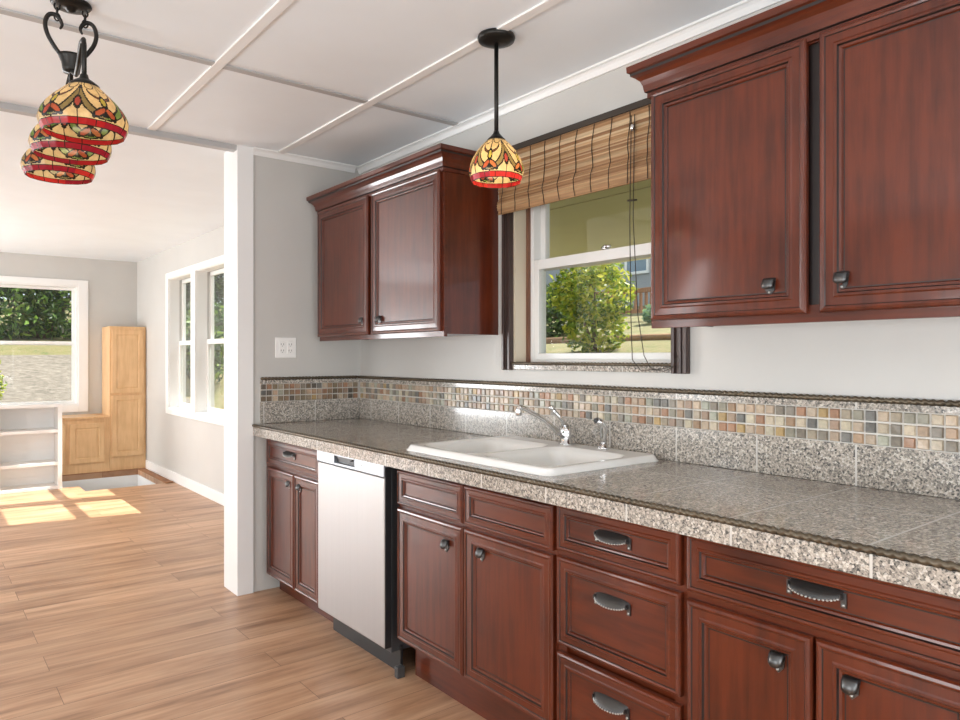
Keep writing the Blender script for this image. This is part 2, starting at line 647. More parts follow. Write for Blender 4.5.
def cove(path_axis, a0, a1, wallpos, sgn, name):
    # quarter-round profile between ceiling and wall
    prof = [(0, -0.038), (0.008, -0.038), (0.010, -0.032), (0.016, -0.018), (0.023, -0.010), (0.031, -0.008), (0.031, 0), (0, 0)]
    m = MB()
    vs = []
    for a in (a0, a1):
        for d, z in prof:
            if path_axis == 'y':
                vs.append((wallpos + sgn * d, a, CE + z))
            else:
                vs.append((a, wallpos + sgn * d, CE + z))
    n = len(prof)
    fs = [(i, (i + 1) % n, n + (i + 1) % n, n + i) for i in range(n)] + [tuple(range(n)), tuple(range(n, 2 * n))]
    m.add(vs, fs)
    return struct(m.build(name, M['white']), None)


cove('y', YB, PY, W, -1, 'trim_%d' % k)
cove('x', 1.464, W - 0.04, PY, -1, 'trim_%d' % (k + 1))


def baseboard(name, pts):
    m = MB()
    for (x0, y0, x1, y1) in pts:
        m.box(x0, y0, 0, x1, y1, 0.10)
    return struct(m.build(name, M['white'], None, 0.004))


baseboard('baseboard_right', [(W - 0.016, 4.06, W, 8.94)])
baseboard('baseboard_far', [(XL, FY - 0.016, 1.22, FY)])
baseboard('baseboard_left', [(XL, YB, XL + 0.016, FY - 0.016)])
baseboard('baseboard_partition', [(1.478, 4.06, W - 0.016, 4.076)])

# stairwell below the opening
st = MB()
st.box(1.10, 7.72, -2.2, 1.16, 8.99, -0.06)
st.box(2.03, 7.72, -2.2, 2.09, 8.99, -0.06)
st.box(1.16, 7.72, -2.2, 2.03, 7.78, -0.06)
st.box(1.16, 8.93, -2.2, 2.03, 8.99, -0.06)
st.box(1.10, 7.72, -2.26, 2.09, 8.99, -2.2)
st.box(1.16, 7.78, -2.2, 1.295, 8.12, -0.06)
struct(st.build('stairwell', M['white']), 'white walled stairwell under the floor opening', 'stairwell')
nz = MB()
nz.box(2.025, 7.75, 0.0, 2.10, 8.925, 0.012)
nz.box(1.16, 8.925, 0.0, 2.06, 8.94, 0.010)
struct(nz.build('trim_%d' % (k + 2), M['fence_wood'], None, 0.004), 'brown wood nosing round the stair opening', 'trim')


# ------------------------------------------------------------------ windows
def sash(name, parent, ax, c, a0, a1, z0, z1, fw_, dep, mat, frame=None):
    """one sash: a ring of rails and stiles and its pane. ax 'x': lies in plane X=c, runs along Y."""
    m = MB()

    def bx(p, a, za, b, zb):
        if ax == 'x':
            p.box(c - dep / 2, a, za, c + dep / 2, b, zb)
        else:
            p.box(a, c - dep / 2, za, b, c + dep / 2, zb)
    l, r, bo, to = frame or (fw_, fw_, fw_, fw_)
    bx(m, a0, z0, a0 + l, z1)
    bx(m, a1 - r, z0, a1, z1)
    bx(m, a0 + l, z0, a1 - r, z0 + bo)
    bx(m, a0 + l, z1 - to, a1 - r, z1)
    s = m.build('sash', mat, parent, 0.003)
    g = MB()
    d2 = 0.004
    if ax == 'x':
        g.box(c - d2 / 2, a0 + l, z0 + bo, c + d2 / 2, a1 - r, z1 - to)
    else:
        g.box(a0 + l, c - d2 / 2, z0 + bo, a1 - r, c + d2 / 2, z1 - to)
    g.build('glass', M['glass'], s)
    return s


# window_1: kitchen window, dark casing
w1 = thing('window_1', (W, 2.01, 1.27), 'double hung kitchen window in dark wood casing above the sink', 'window')
w1['kind'] = 'structure'
y0, y1, z0, z1 = KW
m = MB()
for (cy0, cy1) in ((y0 - 0.062, y0 + 0.002), (y1 - 0.002, y1 + 0.052)):
    m.box(W - 0.018, cy0, 1.236, W, cy1, z1 + 0.03)
    m.box(W - 0.028, cy0, 1.236, W - 0.018, cy0 + 0.014, z1 + 0.03)
    m.box(W - 0.028, cy1 - 0.014, 1.236, W - 0.018, cy1, z1 + 0.03)
    m.box(W - 0.024, cy0 + 0.024, 1.236, W - 0.018, cy1 - 0.024, z1 + 0.03)
m.box(W - 0.022, y0, z1 - 0.004, W, y1, z1 + 0.03)
m.build('casing', M['dark_wood'], w1, 0.004)
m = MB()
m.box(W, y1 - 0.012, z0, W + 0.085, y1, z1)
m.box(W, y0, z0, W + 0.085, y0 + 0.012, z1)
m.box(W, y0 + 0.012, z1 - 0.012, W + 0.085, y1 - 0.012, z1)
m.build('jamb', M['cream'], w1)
m = MB()
m.box(W + 0.066, y1 - 0.022, z0, W + 0.085, y1 - 0.012, z1 - 0.012)
m.box(W + 0.066, y0 + 0.012, z0, W + 0.085, y0 + 0.022, z1 - 0.012)
m.build('stop', M['jamb'], w1)
m = MB()
for a, b, c, d in ((y0, y0 + 0.042, z0, z1), (y1 - 0.042, y1, z0, z1), (y0 + 0.042, y1 - 0.042, z0, z0 + 0.014), (y0 + 0.042, y1 - 0.042, z1 - 0.03, z1)):
    m.box(W + 0.085, a, c, W + 0.165, b, d)
m.build('frame', M['vinyl'], w1, 0.003)
sash('sash', w1, 'x', W + 0.142, y0 + 0.042, y1 - 0.042, 1.69, z1 - 0.03, 0.03, 0.03, M['vinyl'], (0.032, 0.032, 0.04, 0.03))
sash('sash', w1, 'x', W + 0.105, y0 + 0.042, y1 - 0.042, z0 + 0.014, 1.735, 0.03, 0.034, M['vinyl'], (0.030, 0.030, 0.028, 0.045))
m = MB()
m.tube([(W + 0.092, 2.0, 1.742), (W + 0.085, 1.98, 1.748), (W + 0.085, 1.95, 1.744)], 0.006, 8)
m.lathe((W + 0.100, 1.99, 1.735), [(0.016, 0), (0.016, 0.008), (0.010, 0.012)], 12)
m.build('sash_lock', M['chrome'], w1)
bxo('sill', W - 0.006, y0 - 0.002, 1.252, W + 0.086, y1 + 0.002, 1.2705, M['g_sill'], w1)
m = MB()
m.box(W - 0.012, y0 + 0.004, 1.238, W, y1 - 0.004, 1.262)
m.build('sill_edge', M['g_sill'], w1, 0.003)
MB().rope((W - 0.012, y0 + 0.005, 1.267), (W - 0.012, y1 - 0.005, 1.267), 0.0075, 0.018, 0.15).build('rope_liner', M['rope'], w1, recalc=False)


def far_side_window(name, label, y0, y1, z0, z1, cl, cr):
    o = thing(name, (W, (y0 + y1) / 2, z0), label, 'window')
    o['kind'] = 'structure'
    m = MB()
    m.box(W - 0.016, y0 - cl, z0 - 0.06, W, y0 + 0.003, z1 + 0.06)
    m.box(W - 0.016, y1 - 0.003, z0 - 0.06, W, y1 + cr, z1 + 0.06)
    m.box(W - 0.016, y0 + 0.003, z1 - 0.003, W, y1 - 0.003, z1 + 0.06)
    m.box(W - 0.022, y0 + 0.003, z0 - 0.06, W, y1 - 0.003, z0 + 0.003)
    m.build('casing', M['white'], o, 0.003)
    m = MB()
    d = 0.10
    m.box(W, y0, z0, W + d, y0 + 0.01, z1)
    m.box(W, y1 - 0.01, z0, W + d, y1, z1)
    m.box(W, y0 + 0.01, z0, W + d, y1 - 0.01, z0 + 0.01)
    m.box(W, y0 + 0.01, z1 - 0.01, W + d, y1 - 0.01, z1)
    m.build('jamb', M['white'], o)
    sash('sash', o, 'x', W + 0.14, y0 + 0.005, y1 - 0.005, 1.42, z1 - 0.005, 0.04, 0.03, M['vinyl'])
    sash('sash', o, 'x', W + 0.108, y0 + 0.005, y1 - 0.005, z0 + 0.01, 1.465, 0.045, 0.03, M['vinyl'])
    return o


far_side_window('window_2', 'white double hung window nearest far corner of far room', *F2, 0.064, 0.09)
far_side_window('window_3', 'white double hung window partly hidden by the partition post', *F3, 0.09, 0.064)

w4 = thing('window_4', (0.6, FY, FW[2]), 'wide white window in the far end wall', 'window')
w4['kind'] = 'structure'
x0, x1, z0, z1 = FW
m = MB()
cw = 0.10
m.box(x0 - cw, FY - 0.018, z0 - 0.075, x0 + 0.003, FY, z1 + 0.065)
m.box(x1 - 0.003, FY - 0.018, z0 - 0.075, x1 + cw, FY, z1 + 0.065)
m.box(x0 + 0.003, FY - 0.018, z1 - 0.003, x1 - 0.003, FY, z1 + 0.065)
m.box(x0 + 0.003, FY - 0.018, z0 - 0.075, x1 - 0.003, FY, z0 + 0.003)
m.build('casing', M['white'], w4, 0.003)
m = MB()
for a, b, c, d in ((x0, x0 + 0.02, z0, z1), (x1 - 0.02, x1, z0, z1), (x0 + 0.02, x1 - 0.02, z0, z0 + 0.02), (x0 + 0.02, x1 - 0.02, z1 - 0.02, z1)):
    m.box(a, FY, c, b, FY + 0.15, d)
m.build('jamb', M['vinyl'], w4)
sash('sash', w4, 'y', FY + 0.12, x0 + 0.02, x1 - 0.02, 1.43, z1 - 0.02, 0.03, 0.03, M['vinyl'])
sash('sash', w4, 'y', FY + 0.085, x0 + 0.02, x1 - 0.02, z0 + 0.02, 1.475, 0.035, 0.03, M['vinyl'])


# ------------------------------------------------------------------ outdoors
def hk(x):
    t = min(1, max(0, (x - 4.0) / 2.4))
    t = t * t * (3 - 2 * t)
    return -0.12 + 1.42 * t + (0.14 * (x - 6.2) if x > 6.2 else 0) * (1 if x < 12 else 1)


def hn(y):
    if y < 9.55:
        return -0.12
    return -0.12 + 0.27 + 0.155 * (y - 9.55) if y > 10.2 else -0.12 + 0.37 * (y - 9.55) / 0.65


def ground(x, y):
    a = hk(x) if x > 2.3 else -0.12
    b = hn(y)
    return max(a, b) + 0.02 * math.sin(1.7 * x) * math.sin(1.3 * y)


def terrain(name, x0, x1, y0, y1, st, mat, label, cat):
    m = MB()
    nx, ny = int((x1 - x0) / st), int((y1 - y0) / st)
    vs = [(x0 + (x1 - x0) * i / nx, y0 + (y1 - y0) * j / ny, ground(x0 + (x1 - x0) * i / nx, y0 + (y1 - y0) * j / ny)) for j in range(ny + 1) for i in range(nx + 1)]
    fs = [(j * (nx + 1) + i, j * (nx + 1) + i + 1, (j + 1) * (nx + 1) + i + 1, (j + 1) * (nx + 1) + i) for j in range(ny) for i in range(nx)]
    m.add(vs, fs, 0, None, True)
    return struct(m.build(name, mat, recalc=False), label, cat)


terrain('lawn', 2.3, 26, -4, 9.6, 0.35, M['lawn'], 'sunny dry lawn sloping up outside the kitchen window', 'lawn')
terrain('gravel_yard', -8, 3.6, 9.6, 17.2, 0.35, M['gravel'], 'pale gravel slope outside the far window', 'gravel')
terrain('grass_bank', -8, 3.6, 17.2, 30, 0.5, M['lawn'], 'strip of grass above the gravel slope', 'grass')
terrain('side_yard', 3.6, 26, 9.6, 30, 0.5, M['lawn'], 'grass hillside beyond the side windows', 'grass')

# porch roof over the kitchen window
pr = MB()
pr.box(2.30, -1.8, 2.36, 3.60, 5.9, 2.42)
pr.box(3.625, -1.8, 2.36, 6.25, 5.9, 2.42)
pr.box(2.30, -1.8, 2.42, 6.35, 5.95, 2.50)
struct(pr.build('porch_roof', M['soffit']), 'olive boarded porch ceiling outside the kitchen window', 'porch roof')


def foliage(mb, blobs, n, size, cols, rnd):
    tot = sum(b[3] * b[4] * b[5] for b in blobs)
    for (cx, cy, cz, rx, ry, rz) in blobs:
        k = int(n * rx * ry * rz / tot)
        for _ in range(k):
            while True:
                p = Vector((rnd.uniform(-1, 1), rnd.uniform(-1, 1), rnd.uniform(-1, 1)))
                if 0.1 < p.length < 1:
                    break
            p = p.normalized() * (p.length ** 0.5) * rnd.uniform(0.8, 1.08)
            c = Vector((cx + p.x * rx, cy + p.y * ry, cz + p.z * rz))
            a = Vector((rnd.gauss(0, 1), rnd.gauss(0, 1), rnd.gauss(0, 0.8))).normalized()
            b = a.cross(Vector((rnd.gauss(0, 1), rnd.gauss(0, 1), rnd.gauss(0, 1)))).normalized()
            nn = a.cross(b) * 0.2
            s = size * rnd.uniform(0.6, 1.3)
            mb.add([c - a * s, c + b * s * 0.45 + nn * s, c + a * s, c - b * s * 0.45 + nn * s], [(0, 1, 2, 3)], 0, rnd.choice(cols))


YG = [(0.46, 0.48, 0.04), (0.32, 0.40, 0.035), (0.56, 0.54, 0.09), (0.20, 0.30, 0.03), (0.10, 0.17, 0.02)]
DG = [(0.035, 0.075, 0.022), (0.06, 0.11, 0.03), (0.10, 0.17, 0.045), (0.02, 0.045, 0.015)]
MG = [(0.10, 0.20, 0.03), (0.17, 0.30, 0.05), (0.28, 0.40, 0.08), (0.05, 0.12, 0.02)]


def plant(name, label, cat, x, y, blobs, n, size, cols, seed, stems=3, sr=0.02, group=None):
    rnd = random.Random(seed)
    z = ground(x, y)
    t = thing(name, (x, y, z), label, cat, group)
    m = MB()
    bl = [(x + b[0], y + b[1], z + b[2], b[3], b[4], b[5]) for b in blobs]
    foliage(m, bl, n, size, cols, rnd)
    m.build('foliage', M['leaf'], t, recalc=False)
    s = MB()
    for i in range(stems):
        b = bl[i % len(bl)]
        s.tube([(x + rnd.uniform(-1, 1) * sr * 2, y + rnd.uniform(-1, 1) * sr * 2, z - 0.05), ((x + b[0]) / 2, (y + b[1]) / 2, (z + b[2]) / 2 + 0.1), (b[0], b[1], b[2] + b[5] * 0.4)], [sr * 1.3, sr, sr * 0.5], 7)
    s.build('trunk' if cat == 'tree' else 'stem', M['bark'], t)
    return t


plant('garden_bush', 'bright yellow green bush on the lawn in middle of kitchen window', 'bush', 6.75, 6.2,
      [(0, 0, 0.28, 0.42, 0.42, 0.36), (0.05, 0.05, 0.72, 0.52, 0.52, 0.42), (0, 0.1, 1.08, 0.42, 0.42, 0.28), (-0.1, 0.35, 0.75, 0.32, 0.32, 0.3)], 3800, 0.045, YG, 1, 4, 0.018)
plant('garden_shrub', 'dark green shrub behind yellow bush at left of kitchen window', 'shrub', 8.6, 9.1,
      [(0, 0, 0.4, 0.8, 0.8, 0.45), (0.1, 0.2, 0.62, 0.6, 0.6, 0.35)], 2600, 0.06, DG, 2, 3, 0.03)
plant('low_shrub', 'small bluish green plant at foot of the fence in kitchen window', 'shrub', 10.4, 7.95,
      [(0, 0, 0.15, 0.4, 0.35, 0.2)], 700, 0.05, [(0.10, 0.20, 0.12), (0.2, 0.34, 0.2), (0.3, 0.42, 0.2)], 3, 2, 0.012)

# fence with top rail
fn = thing('garden_fence', (11.3, 9.0, ground(11.3, 9.0)), 'reddish wooden fence rail and pickets behind the garden', 'fence')
m = MB()
gz = ground(11.3, 9)
ztop = 2.66
m.box(11.26, 5.0, ztop - 0.09, 11.34, 14.0, ztop)
m.box(11.26, 5.0, gz + 0.16, 11.34, 14.0, gz + 0.24)
m.build('rail', M['fence_wood'], fn, 0.006)
yy = 5.1
while yy < 9.35:
    MB().box(11.28, yy, gz + 0.2, 11.32, yy + 0.05, ztop - 0.08).build('picket', M['fence_wood'], fn)
    yy += 0.13
for yy in (5.0, 7.5, 10.0, 12.5):
    MB().box(11.34, yy, gz - 0.1, 11.44, yy + 0.1, ztop + 0.04).build('post', M['fence_wood'], fn)

lg = MB()
lg.tube([(7.75, 8.4, ground(7.75, 8.4) + 0.03), (7.75, 5.0, ground(7.75, 5.0) + 0.03)], 0.06, 10)
tag(lg.build('edging_log', M['log']), 'brown timber edging log lying across the lawn', 'log')
pz = ground(9.0, 6.35)
p = MB()
p.box(8.94, 6.29, pz - 0.1, 9.06, 6.41, pz + 0.28)
p.box(8.93, 6.28, pz + 0.28, 9.07, 6.42, pz + 0.31)
tag(p.build('garden_post', M['fence_wood'], None, 0.006), 'short brown timber post standing on lawn at right', 'post')

# neighbour house up the slope
hx, hz = 17.0, ground(17.0, 13.0)
hs = thing('neighbour_house', (hx, 13.0, hz), 'grey sided house with white windows beyond the fence', 'house')
bxo('wall', hx, 9.5, hz - 1.0, hx + 7, 20.0, hz + 4.2, M['siding'], hs)
m = MB()
m.add([(hx - 0.5, 9.0, hz + 4.1), (hx - 0.5, 20.5, hz + 4.1), (hx + 3.5, 20.5, hz + 6.4), (hx + 3.5, 9.0, hz + 6.4), (hx + 7.5, 20.5, hz + 4.1), (hx + 7.5, 9.0, hz + 4.1)],
      [(0, 1, 2, 3), (3, 2, 4, 5), (0, 3, 5), (1, 4, 2), (0, 5, 4, 1)])
m.build('roof', M['roofing'], hs)
for yc in (11.15, 13.9):
    m = MB()
    a, b, c, d = yc - 0.45, yc + 0.45, hz + 0.95, hz + 2.0
    for q in ((a, c, a + 0.08, d), (b - 0.08, c, b, d), (a + 0.08, c, b - 0.08, c + 0.08), (a + 0.08, d - 0.08, b - 0.08, d), (a + 0.08, (c + d) / 2 - 0.03, b - 0.08, (c + d) / 2 + 0.03)):
        m.box(hx - 0.06, q[0], q[1], hx, q[2], q[3])
    wf = m.build('window', M['white'], hs)
    bxo('pane', hx - 0.03, a + 0.08, c + 0.08, hx, b - 0.08, d - 0.08, M['pane'], wf)

# greenery beyond the far window
TR = 'trees behind the far window'
spots = [(2.35, 20.0, 6, 'broad green tree filling the upper sash of far window', MG + DG[:3]),
         (6.2, 21.2, 8, 'dark leafed tree standing right of the far window tree', DG + MG[:1])]
for (x, y, sd, lab, cols) in spots:
    plant('garden_tree', lab, 'tree', x, y, [(-0.6, 0, 0.7, 1.2, 0.9, 0.9), (0.7, 0.1, 0.7, 1.2, 0.9, 0.9), (-0.5, 0.2, 2.0, 1.3, 1.0, 1.1), (0.6, 0.1, 2.1, 1.2, 1.0, 1.1), (-0.1, 0, 3.3, 1.5, 1.0, 1.0), (0.1, 0.1, 4.1, 1.2, 0.9, 0.9)], 13000, 0.095, cols, sd, 2, 0.09, TR)
plant('yard_bush', 'pale yellow green bush at lower left of far window', 'bush', 0.78, 12.3,
      [(0, 0, 0.3, 0.26, 0.26, 0.3), (-0.03, 0, 0.68, 0.22, 0.22, 0.26)], 1500, 0.035, YG, 9, 3, 0.012)
# hedge and grey wall seen obliquely through the side windows
plant('side_hedge', 'green hedge outside the side windows of far room', 'hedge', 4.3, 15.5,
      [(0, -1.5, 0.5, 0.7, 1.6, 0.75), (0, 1.2, 0.5, 0.8, 1.6, 0.8)], 3600, 0.09, DG + MG, 10, 3, 0.03)


# ------------------------------------------------------------------ cabinets
PROF = [(0.0, 0.0), (0.0, 0.013), (0.004, 0.0185), (0.010, 0.020), (0.015, 0.0185), (0.017, 0.016), (0.036, 0.0165), (0.040, 0.0185),
        (0.046, 0.0185), (0.049, 0.0135), (0.055, 0.0125), (0.058, 0.0075), (0.061, 0.0075)]
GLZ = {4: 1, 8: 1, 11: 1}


def panel_front(face, X0, a0, a1, b0, b1, prof=PROF, glz=GLZ, k=1.0):
    """mitred picture-frame front with a flat recessed panel; X0 is its back plane"""
    m = MB()
    vs, fs, mi = [], [], []
    for (i, h) in prof:
        i *= k
        for (a, b) in ((a0 + i, b0 + i), (a1 - i, b0 + i), (a1 - i, b1 - i), (a0 + i, b1 - i)):
            vs.append((X0 - h, a, b) if face == 'x' else (a, X0 - h, b))
    for r in range(len(prof) - 1):
        for c in range(4):
            fs.append((r * 4 + c, r * 4 + (c + 1) % 4, (r + 1) * 4 + (c + 1) % 4, (r + 1) * 4 + c))
            mi.append(glz.get(r, 0))
    q = (len(prof) - 1) * 4
    fs.append((q, q + 1, q + 2, q + 3))
    mi.append(0)
    fs.append((3, 2, 1, 0))
    mi.append(0)
    m.add(vs, fs, mi)
    return m


def cup_pull(name, parent, X, y, z, w=0.059, dep=0.027, hgt=0.030):
    """half-moon bin pull: hooded shell, beaded rim, a foot with a screw at each end"""
    m = MB()
    nu, nv = 20, 8
    vs, fs = [], []
    for sh in (1.0, 0.90):
        for j in range(nv + 1):
            ph = PI / 2 * j / nv
            for i in range(nu + 1):
                t = PI * i / nu
                r = 1.0
                yy = -math.cos(t) * w * sh
                fo = math.sin(t) ** 0.75
                xx = math.sin(ph) * dep * fo * sh
                zz = hgt * 0.34 * math.cos(ph) * (0.35 + 0.65 * fo) * sh - hgt * 0.58 * fo * math.sin(ph)
                vs.append((X - xx, y + yy, z + zz))
    n1 = (nu + 1) * (nv + 1)
    for s in (0, 1):
        for j in range(nv):
            for i in range(nu):
                a = s * n1 + j * (nu + 1) + i
                fs.append((a, a + 1, a + nu + 2, a + nu + 1))
    for i in range(nu):
        a = nv * (nu + 1) + i
        fs.append((a, a + 1, n1 + a + 1, n1 + a))
    m.add(vs, fs, 0, None, True)
    for s in (-1, 1):
        m.box(X - 0.004, y + s * w - 0.006, z - 0.028, X, y + s * w + 0.006, z + 0.003)
        m.box(X - 0.016, y + s * w * 0.97 - 0.0015, z - 0.010, X, y + s * w * 0.97 + 0.0015, z + 0.002)
    o = m.build(name, M['pewter'], parent)
    b = MB()
    for i in range(2, nu - 1):
        t = PI * i / nu
        fo = math.sin(t) ** 0.75
        b.lathe((X - dep * fo, y - math.cos(t) * w, z - hgt * 0.58 * fo - 0.0022), [(0.0005, 0), (0.0026, 0.001), (0.0032, 0.0024), (0.0026, 0.004), (0.0005, 0.005)], 6)
    for s in (-1, 1):
        b.lathe((X - 0.004, y + s * w, z - 0.026), [(0.0005, 0), (0.0034, 0.001), (0.0034, 0.006), (0.0005, 0.007)], 8)
    b.build('beaded_rim', M['pewter_lt'], o)
    return o


def finger_pull(name, parent, X, y, z, w=0.016):
    """small hooded knob: curled hood over a plate with a screw below"""
    m = MB()
    prof = [(0.0, 0.018), (0.012, 0.019), (0.021, 0.013), (0.026, 0.002), (0.0255, -0.010), (0.022, -0.012), (0.0215, -0.002), (0.0165, 0.007), (0.010, 0.0125), (0.0, 0.012)]
    n = len(prof)
    vs, fs = [], []
    secs = 8
    for i in range(secs + 1):
        u = -1 + 2 * i / secs
        sc = 1 - 0.28 * abs(u) ** 3
        for d, h in prof:
            vs.append((X - d * sc, y + u * w, z + (h if h > 0 else h * (1 - 0.55 * u * u))))
    for i in range(secs):
        for j in range(n):
            fs.append((i * n + j, i * n + (j + 1) % n, (i + 1) * n + (j + 1) % n, (i + 1) * n + j))
    fs += [tuple(range(n)), tuple(secs * n + j for j in range(n))]
    m.add(vs, fs, 0, None, True)
    m.add([(X - 0.003, y - w, z + 0.014), (X - 0.003, y + w, z + 0.014), (X - 0.003, y + w * 0.8, z - 0.014), (X - 0.003, y, z - 0.028), (X - 0.003, y - w * 0.8, z - 0.014),
           (X, y - w, z + 0.014), (X, y + w, z + 0.014), (X, y + w * 0.8, z - 0.014), (X, y, z - 0.028), (X, y - w * 0.8, z - 0.014)],
          [(0, 1, 2, 3, 4), (9, 8, 7, 6, 5)] + [(i, (i + 1) % 5, 5 + (i + 1) % 5, 5 + i) for i in range(5)])
    o = m.build(name, M['pewter'], parent)
    s = MB()
    s.lathe((X - 0.005, y, z - 0.022), [(0.0005, 0), (0.0036, 0.001), (0.0036, 0.006), (0.0005, 0.007)], 8)
    s.build('screw', M['pewter_lt'], o)
    return o


XB = 1.53   # base face frame; fronts are 20 mm proud of it


def base_body(t, y0, y1, zkick=0.105, side_left=True):
    m = MB()
    for yy in (y0, y1 - 0.018):
        m.box(XB + 0.02, yy, zkick, W - 0.005, yy + 0.018, 0.862)
    m.box(XB + 0.02, y0 + 0.018, zkick, W - 0.005, y1 - 0.018, zkick + 0.018)
    m.box(W - 0.015, y0 + 0.018, zkick + 0.018, W - 0.005, y1 - 0.018, 0.862)
    m.build('body', M['cherry'], t)
    m = MB()
    m.box(XB, y0, zkick, XB + 0.02, y0 + 0.035, 0.862)
    m.box(XB, y1 - 0.035, zkick, XB + 0.02, y1, 0.862)
    m.box(XB, y0 + 0.035, 0.83, XB + 0.02, y1 - 0.035, 0.862)
    m.box(XB, y0 + 0.035, 0.685, XB + 0.02, y1 - 0.035, 0.725)
    m.box(XB, y0 + 0.035, zkick, XB + 0.02, y1 - 0.035, zkick + 0.08)
    m.box(XB + 0.012, y0 + 0.035, zkick + 0.08, XB + 0.0199, y1 - 0.035, 0.83)
    m.build('face_frame', M['cherry_h'], t)
    bxo('toe_kick', XB + 0.075, y0 + 0.001, 0.0, XB + 0.095, y1 - 0.001, zkick, M['cherry_h'], t)


def door(t, y0, y1, z0, z1, X=XB, pull=None):
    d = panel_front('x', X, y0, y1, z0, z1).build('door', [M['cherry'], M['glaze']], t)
    if pull:
        finger_pull('handle', d, X - 0.0075, *pull)
    return d


def drawer(t, y0, y1, z0, z1, pull=None, k=0.75):
    d = panel_front('x', XB, y0, y1, z0, z1, k=k).build('drawer', [M['cherry_h'], M['glaze']], t)
    if pull:
        cup_pull('pull', d, XB - 0.0075, *pull)
    return d


c1 = thing('base_cabinet', (1.84, 3.47, 0), 'narrow cherry base cabinet between partition wall and dishwasher', 'cabinet')
base_body(c1, 3.135, 3.835)
drawer(c1, 3.150, 3.795, 0.712, 0.850, (3.50, 0.800))
door(c1, 3.438, 3.795, 0.112, 0.698, pull=(3.500, 0.640))
door(c1, 3.150, 3.430, 0.112, 0.698, pull=(3.375, 0.640))

c2 = thing('base_cabinet', (1.84, 2.0, 0), 'cherry sink base cabinet beside dishwasher with two blank panels above two doors', 'cabinet')
base_body(c2, 1.553, 2.455, 0.16)
drawer(c2, 2.014, 2.447, 0.708, 0.845)
drawer(c2, 1.563, 2.006, 0.708, 0.845)
door(c2, 2.014, 2.447, 0.172, 0.695, pull=(2.120, 0.612))
door(c2, 1.563, 2.006, 0.172, 0.695, pull=(1.912, 0.625))

c3 = thing('base_cabinet', (1.84, 1.32, 0), 'cherry drawer stack cabinet with three cup pulls under the counter', 'cabinet')
base_body(c3, 1.094, 1.552, 0.12)
drawer(c3, 1.103, 1.543, 0.718, 0.857, (1.330, 0.800))
drawer(c3, 1.103, 1.543, 0.437, 0.700, (1.332, 0.622), 0.85)
drawer(c3, 1.103, 1.543, 0.135, 0.414, (1.336, 0.338), 0.85)

c4 = thing('base_cabinet', (1.84, 0.76, 0), 'wide cherry base cabinet nearest the viewer with one long drawer', 'cabinet')
base_body(c4, 0.425, 1.093, 0.12)
drawer(c4, 0.434, 1.084, 0.712, 0.857, (0.760, 0.800), 0.85)
door(c4, 0.765, 1.084, 0.135, 0.692, pull=(0.845, 0.615))
door(c4, 0.434, 0.758, 0.135, 0.692, pull=(0.684, 0.615))

# dishwasher
dw = thing('dishwasher', (1.80, 2.80, 0), 'stainless steel dishwasher with pocket handle under the counter', 'dishwasher')
dy0, dy1, dx = 2.500, 3.108, 1.487
bxo('tub', XB - 0.005, dy0 + 0.012, 0.09, W - 0.03, dy1 - 0.012, 0.858, M['grey_plastic'], dw, 0.004)
bxo('door', dx, dy0, 0.118, XB - 0.012, dy1, 0.806, M['steel'], dw, 0.006)
cp = MB()
# control panel with a pocket handle recess
py0, py1, pz0, pz1 = 2.745, 2.935, 0.822, 0.852
cp.box(dx - 0.004, dy0, 0.810, XB - 0.012, py0, 0.862)
cp.box(dx - 0.004, py1, 0.810, XB - 0.012, dy1, 0.862)
cp.box(dx - 0.004, py0, 0.810, XB - 0.012, py1, pz0)
cp.box(dx - 0.004, py0, pz1, XB - 0.012, py1, 0.862)
cpo = cp.build('control_panel', M['steel2'], dw, 0.002)
hm = MB()
hm.box(dx + 0.012, py0, pz0, XB - 0.014, py1, pz1)
hm.add([(dx - 0.002, py0 + 0.02, pz1), (dx - 0.002, py1 - 0.02, pz1), (dx - 0.002, py1 - 0.045, pz1 - 0.012), (dx - 0.002, py0 + 0.045, pz1 - 0.012),
        (dx + 0.012, py0 + 0.02, pz1), (dx + 0.012, py1 - 0.02, pz1), (dx + 0.012, py1 - 0.045, pz1 - 0.012), (dx + 0.012, py0 + 0.045, pz1 - 0.012)],
       [(0, 1, 2, 3), (7, 6, 5, 4), (0, 4, 5, 1), (1, 5, 6, 2), (2, 6, 7, 3), (3, 7, 4, 0)])
hm.build('pocket_handle', M['black'], cpo)
bm_ = MB()
for i in range(4):
    bm_.box(dx - 0.0055, 2.60 + i * 0.028, 0.834, dx - 0.004, 2.612 + i * 0.028, 0.840)
bm_.build('indicator', M['pewter_lt'], cpo)
m = MB()
m.box(dx + 0.001, dy0 - 0.004, 0.12, XB - 0.013, dy0, 0.85)
m.build('side_seal', M['black'], dw)
m = MB()
m.box(XB + 0.035, dy0 + 0.005, 0.0, XB + 0.047, dy1 - 0.005, 0.112)
m.build('kick_plate', M['black'], dw)
bxo('kick_bracket', XB - 0.005, dy0 - 0.038, 0.0, XB + 0.03, dy0 - 0.012, 0.045, M['grey_plastic'], dw, 0.003)

# upper cabinets
CROWN = [(0.0, 2.108), (0.009, 2.108), (0.009, 2.121), (0.015, 2.124), (0.017, 2.131), (0.019, 2.142), (0.025, 2.154), (0.036, 2.163), (0.046, 2.168), (0.047, 2.175), (0.054, 2.178), (0.055, 2.194), (0.0, 2.194)]
CROWN = [(a, 2.108 + (b - 2.108) * 1.16) for a, b in CROWN]


